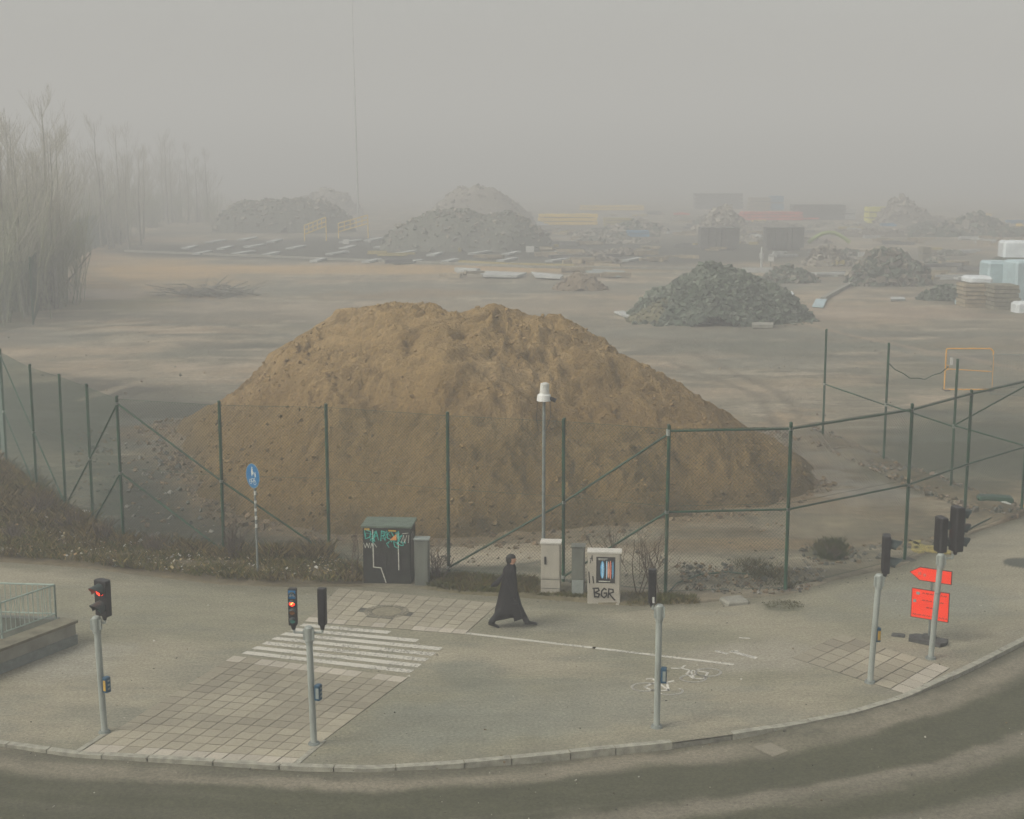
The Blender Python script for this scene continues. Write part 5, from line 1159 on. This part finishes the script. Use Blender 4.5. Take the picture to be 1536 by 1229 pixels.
stack(806, 898, 338, 321, 3, 'lumber', 'timber_stack', 'long stack of bright yellow timber in the foggy yard', 'timber stack', 3)
stack(905, 950, 340, 327, 3, 'straw', 'timber_stack', 'loose tan timber just right of the long yellow stack', 'timber stack', 3)
stack(868, 968, 316, 308, 3, 'lumber', 'timber_stack', 'thin far row of pale timber above the long yellow stack', 'timber stack', 2)
stack(1042, 1116, 314, 290, 5, 'steel', 'building_module', 'dark boxy stack faint in the fog left of the blue tarpaulin', 'module', 4)
stack(1190, 1270, 330, 307, 5, 'steel', 'building_module', 'dark boxy stack faint in the fog between the red sheets and yellow container', 'module', 4)
stack(1113, 1206, 331, 318, 5, 'redpl', 'sheet_stack', 'long low stack of faded red sheets in the far yard', 'sheet stack', 3)
stack(1124, 1156, 316, 296, 4, 'wood', 'tarp_stack', 'tan stack under a blue tarpaulin in the far fog', 'stack', 3)
stack(1156, 1176, 316, 293, 3, 'bluepl', 'tarp_stack', 'blue wrapped stack right of the tan stack in the far fog', 'stack', 2)
stack(1302, 1346, 336, 310, 4, 'yellowpl', 'skip_container', 'yellow-green container in the far yard at right', 'container', 3)
stack(1268, 1284, 330, 312, 2, 'slabgrey', 'white_box', 'pale square box left of the yellow-green container', 'box', 2)
stack(1050, 1108, 376, 338, 3, 'steel', 'formwork_rack', 'left rack of upright dark formwork panels in the yard', 'rack', 1, cols_=9)
stack(1150, 1206, 376, 338, 3, 'steel', 'formwork_rack', 'right rack of upright dark formwork panels in the yard', 'rack', 1, cols_=9)
stack(940, 974, 356, 346, 3, 'bluepl', 'box_stack', 'blue crate with pale band in the far yard', 'crate', 2)
stack(1383, 1396, 392, 370, 2, 'concdark', 'crate_stack', 'small dull crates right of the mid-sized grey heap', 'crates', 2)
stack(1448, 1490, 462, 426, 2.4, 'wood', 'pallet_stack', 'pallet of pale bricks with white wrap at the right edge', 'pallet', 6)
o = stack(1490, 1530, 466, 428, 2.4, 'concdark', 'pallet_stack', 'dark pallet stack in front of the pale blue wrapped bales', 'pallet', 6)
def bale(px0, px1, pyb, zb, zt_, dep, m, label, tilt=0.):
    X0, Y = P(px0, pyb); X1, _ = P(px1, pyb); g = MB(); g.box((0, dep/2, (zb+zt_)/2), (X1-X0, dep, zt_-zb), tilt, bev=.18); o = g.build('wrapped_bale', M[m]); o.location = ((X0+X1)/2, Y, 0); tag(o, label, 'bale')
bale(1452, 1488, 461, 1.9, 2.35, 2.2, 'plastic', 'white plastic wrap on the pale brick pallet')
bale(1480, 1515, 447, 0, 3.0, 2.4, 'cyanpl', 'pale blue wrapped bale left of its larger neighbour')
bale(1518, 1580, 451, 0, 3.2, 2.6, 'cyanpl', 'large pale blue wrapped bale cut by the right edge', .1)
bale(1505, 1560, 445, 3.25, 4.6, 2.4, 'plastic', 'grey-white wrapped bale on top of the blue bales', -.12)
bale(1438, 1456, 458, 0, .5, 1.2, 'cyanpl', 'small pale blue bundle at the foot of the brick pallet')
bale(1525, 1560, 470, 0, .8, 1.5, 'plastic', 'white bundle at the lower right of the pallets')
# arched green pipe sheet
A = P(1212, 374); g = MB(); s = A[1]/F; L = 62*s
g.path([Vector((L*t/10, 0, 1.3*math.sin(math.pi*t/10)+.9)) for t in range(11)], .28, 6); o = g.build('green_pipe', M['pipegreen']); o.location = (*A, 0); tag(o, 'arched yellow-green pipe lying over a low heap in the yard', 'pipe')
# small site signs
def sitesign(px_, pyb, pyt, wpx, label):
    x, y = P(px_, pyb); zt_ = ZT(pyt, y); w_ = wpx*y/F; zb = ZT(pyt+wpx*.8, y); o = empty('site_sign', (x, y, 0), label, 'sign', 'small white boards on posts')
    g = MB(); g.tube((0, 0, 0), (0, 0, zt_), .06, n=6); g.build('post', M['steel'], o); g = MB(); g.box((0, -.08, (zt_+zb)/2), (w_, .05, zt_-zb)); g.build('board', M['white'], o)
sitesign(795, 382, 369, 12, 'small white board on a post in front of the broad grey heap')
sitesign(1156, 400, 385, 9, 'small white board on a post behind the dark stone heap')
sitesign(519, 372, 359, 9, 'small white board on a post below the stair railings')
sitesign(554, 370, 361, 4, 'tiny white board on a post just right of the sign below the stair railings')
sitesign(167, 362, 352, 12, 'white board at the end of the far fence by the trees')
x, y = P(1142, 402); g = MB(); g.tube((0, 0, 0), (0, 0, ZT(371, y)), .12, n=6); g.box((0, 0, ZT(384, y)), (.5, .1, .6)); o = g.build('white_stake', M['slabgrey']); o.location = (x, y, 0); tag(o, 'tall thin pale stake left of the small board behind the stone heap', 'stake')
# white and yellow debris across the far yard
debris_c = ['slabgrey', 'straw', 'steel', 'wood', 'bluepl', 'slabgrey', 'lumber', 'redpl', 'steel', 'lumber', 'wood']
rr_ = random.Random(5)
for k in range(170):
    px_ = rr_.uniform(800, 1536) if k % 3 else rr_.uniform(560, 1536); py_ = 322+100*rr_.random()**1.5
    if 940 < px_ < 1220 and py_ > 395: continue
    x, y = P(px_, py_); g = MB()
    for q in range(rr_.randint(2, 4)): g.box((rr_.gauss(0, .6), rr_.gauss(0, .5), .2+q*.12), (rr_.uniform(.8, 3.6), rr_.uniform(.2, .8), rr_.uniform(.12, .5)), rr_.uniform(-.6, .6))
    m_ = debris_c[k % 11]
    if py_ > 348 and m_ in ('bluepl', 'redpl', 'lumber'): m_ = 'wood'
    o = g.build('board_scrap', M[m_]); o.location = (x, y, 0); tag(o, 'small heap of loose boards scattered in the far yard', 'boards', 'board scraps in the far yard')
# mast
x, y = P(538, 341); zt_ = 41
o = empty('light_mast', (x, y, 0), 'very tall thin mast rising into the fog above the yard', 'mast')
g = MB(); g.tube((0, 0, 0), (-.5, 0, zt_), .20, .10, n=8); g.build('shaft', M['slabgrey'], o)
g = MB(); g.box((-.5, 0, zt_+.3), (2.6, 1.4, .5)); 
for k in range(4): g.box((-1.4+k*.6, -.7, zt_+.1), (.45, .3, .5))
g.build('lamp_platform', M['steel'], o)
# yellow pedestrian gate at right and grey mesh frame beside it
x0, y0 = P(1416, 586); x1 = XT(1483, y0+.4)
o = empty('barrier_gate', (x0, y0, 0), 'yellow tubular barrier gate standing on the site behind the right fence', 'barrier'); wd = x1-x0; ht = 2.05
g = MB(); rr2 = .036
g.path([Vector((0, 0, .05)), Vector((0.02, 0, ht*.98)), Vector((.12, 0, ht)), Vector((wd-.15, .0, ht)), Vector((wd, .0, ht-.15)), Vector((wd, 0, .05)), Vector((0, 0, .05))], rr2, 8); g.build('frame', M['gateyel'], o)
g = MB(); g.tube((0, 0, ht*.52), (wd, 0, ht*.45), .024, n=8); g.path([Vector((0, 0, ht*.62)), Vector((.15, 0, ht*.6)), Vector((.15, 0, ht*.5)), Vector((0, 0, ht*.48))], .022, 6); g.build('crossbar', M['gateyel'], o)
g = MB(); g.box((.28, -.03, ht*.7), (.14, .02, .36)); g.build('notice', M['white'], o)
g = MB(); g.box((.1, 0, .03), (.25, .6, .06)); g.box((wd-.1, 0, .03), (.25, .6, .06)); g.build('foot', M['rubber'], o)
xg, yg = P(1486, 594); o = empty('mesh_frame_panel', (xg, yg, 0), 'grey mesh fence panel standing right of the yellow barrier gate', 'fence panel')
g = MB(); g.path([Vector((0, 0, 0)), Vector((0, 0, 1.9)), Vector((.1, 0, 2)), Vector((3.2, -.9, 2)), Vector((3.3, -.95, 0)), Vector((0, 0, .1))], .02, 6); g.build('frame', M['galvd'], o)
g = MB()
for k in range(1, 24): g.tube((3.3*k/24, -.95*k/24, .1), (3.3*k/24, -.95*k/24, 2), .004, n=3)
for k in range(1, 9): g.tube((0, 0, 2*k/9), (3.3, -.95, 2*k/9), .004, n=3)
g.build('mesh', M['galvd'], o)
# ------------------------------------------------------------------ the fog
hz_m = bpy.data.materials.new('haze'); hz_m.use_nodes = True; t = hz_m.node_tree; t.nodes.clear()
out = t.nodes.new('ShaderNodeOutputMaterial'); pv_ = t.nodes.new('ShaderNodeVolumePrincipled')
pv_.inputs['Color'].default_value = (.93, .93, .90, 1); pv_.inputs['Density'].default_value = HAZE; pv_.inputs['Anisotropy'].default_value = 0
t.links.new(pv_.outputs[0], out.inputs['Volume'])
g = MB(); g.box((0, 1200, 22.0), (3700, 2800, 47.0)); o = g.build('haze', hz_m); tag(o, kind='stuff')
tag(o, 'pale grey fog filling the whole site', 'fog')
for ob in bpy.data.objects:
    if 'world' in ob: del ob['world']
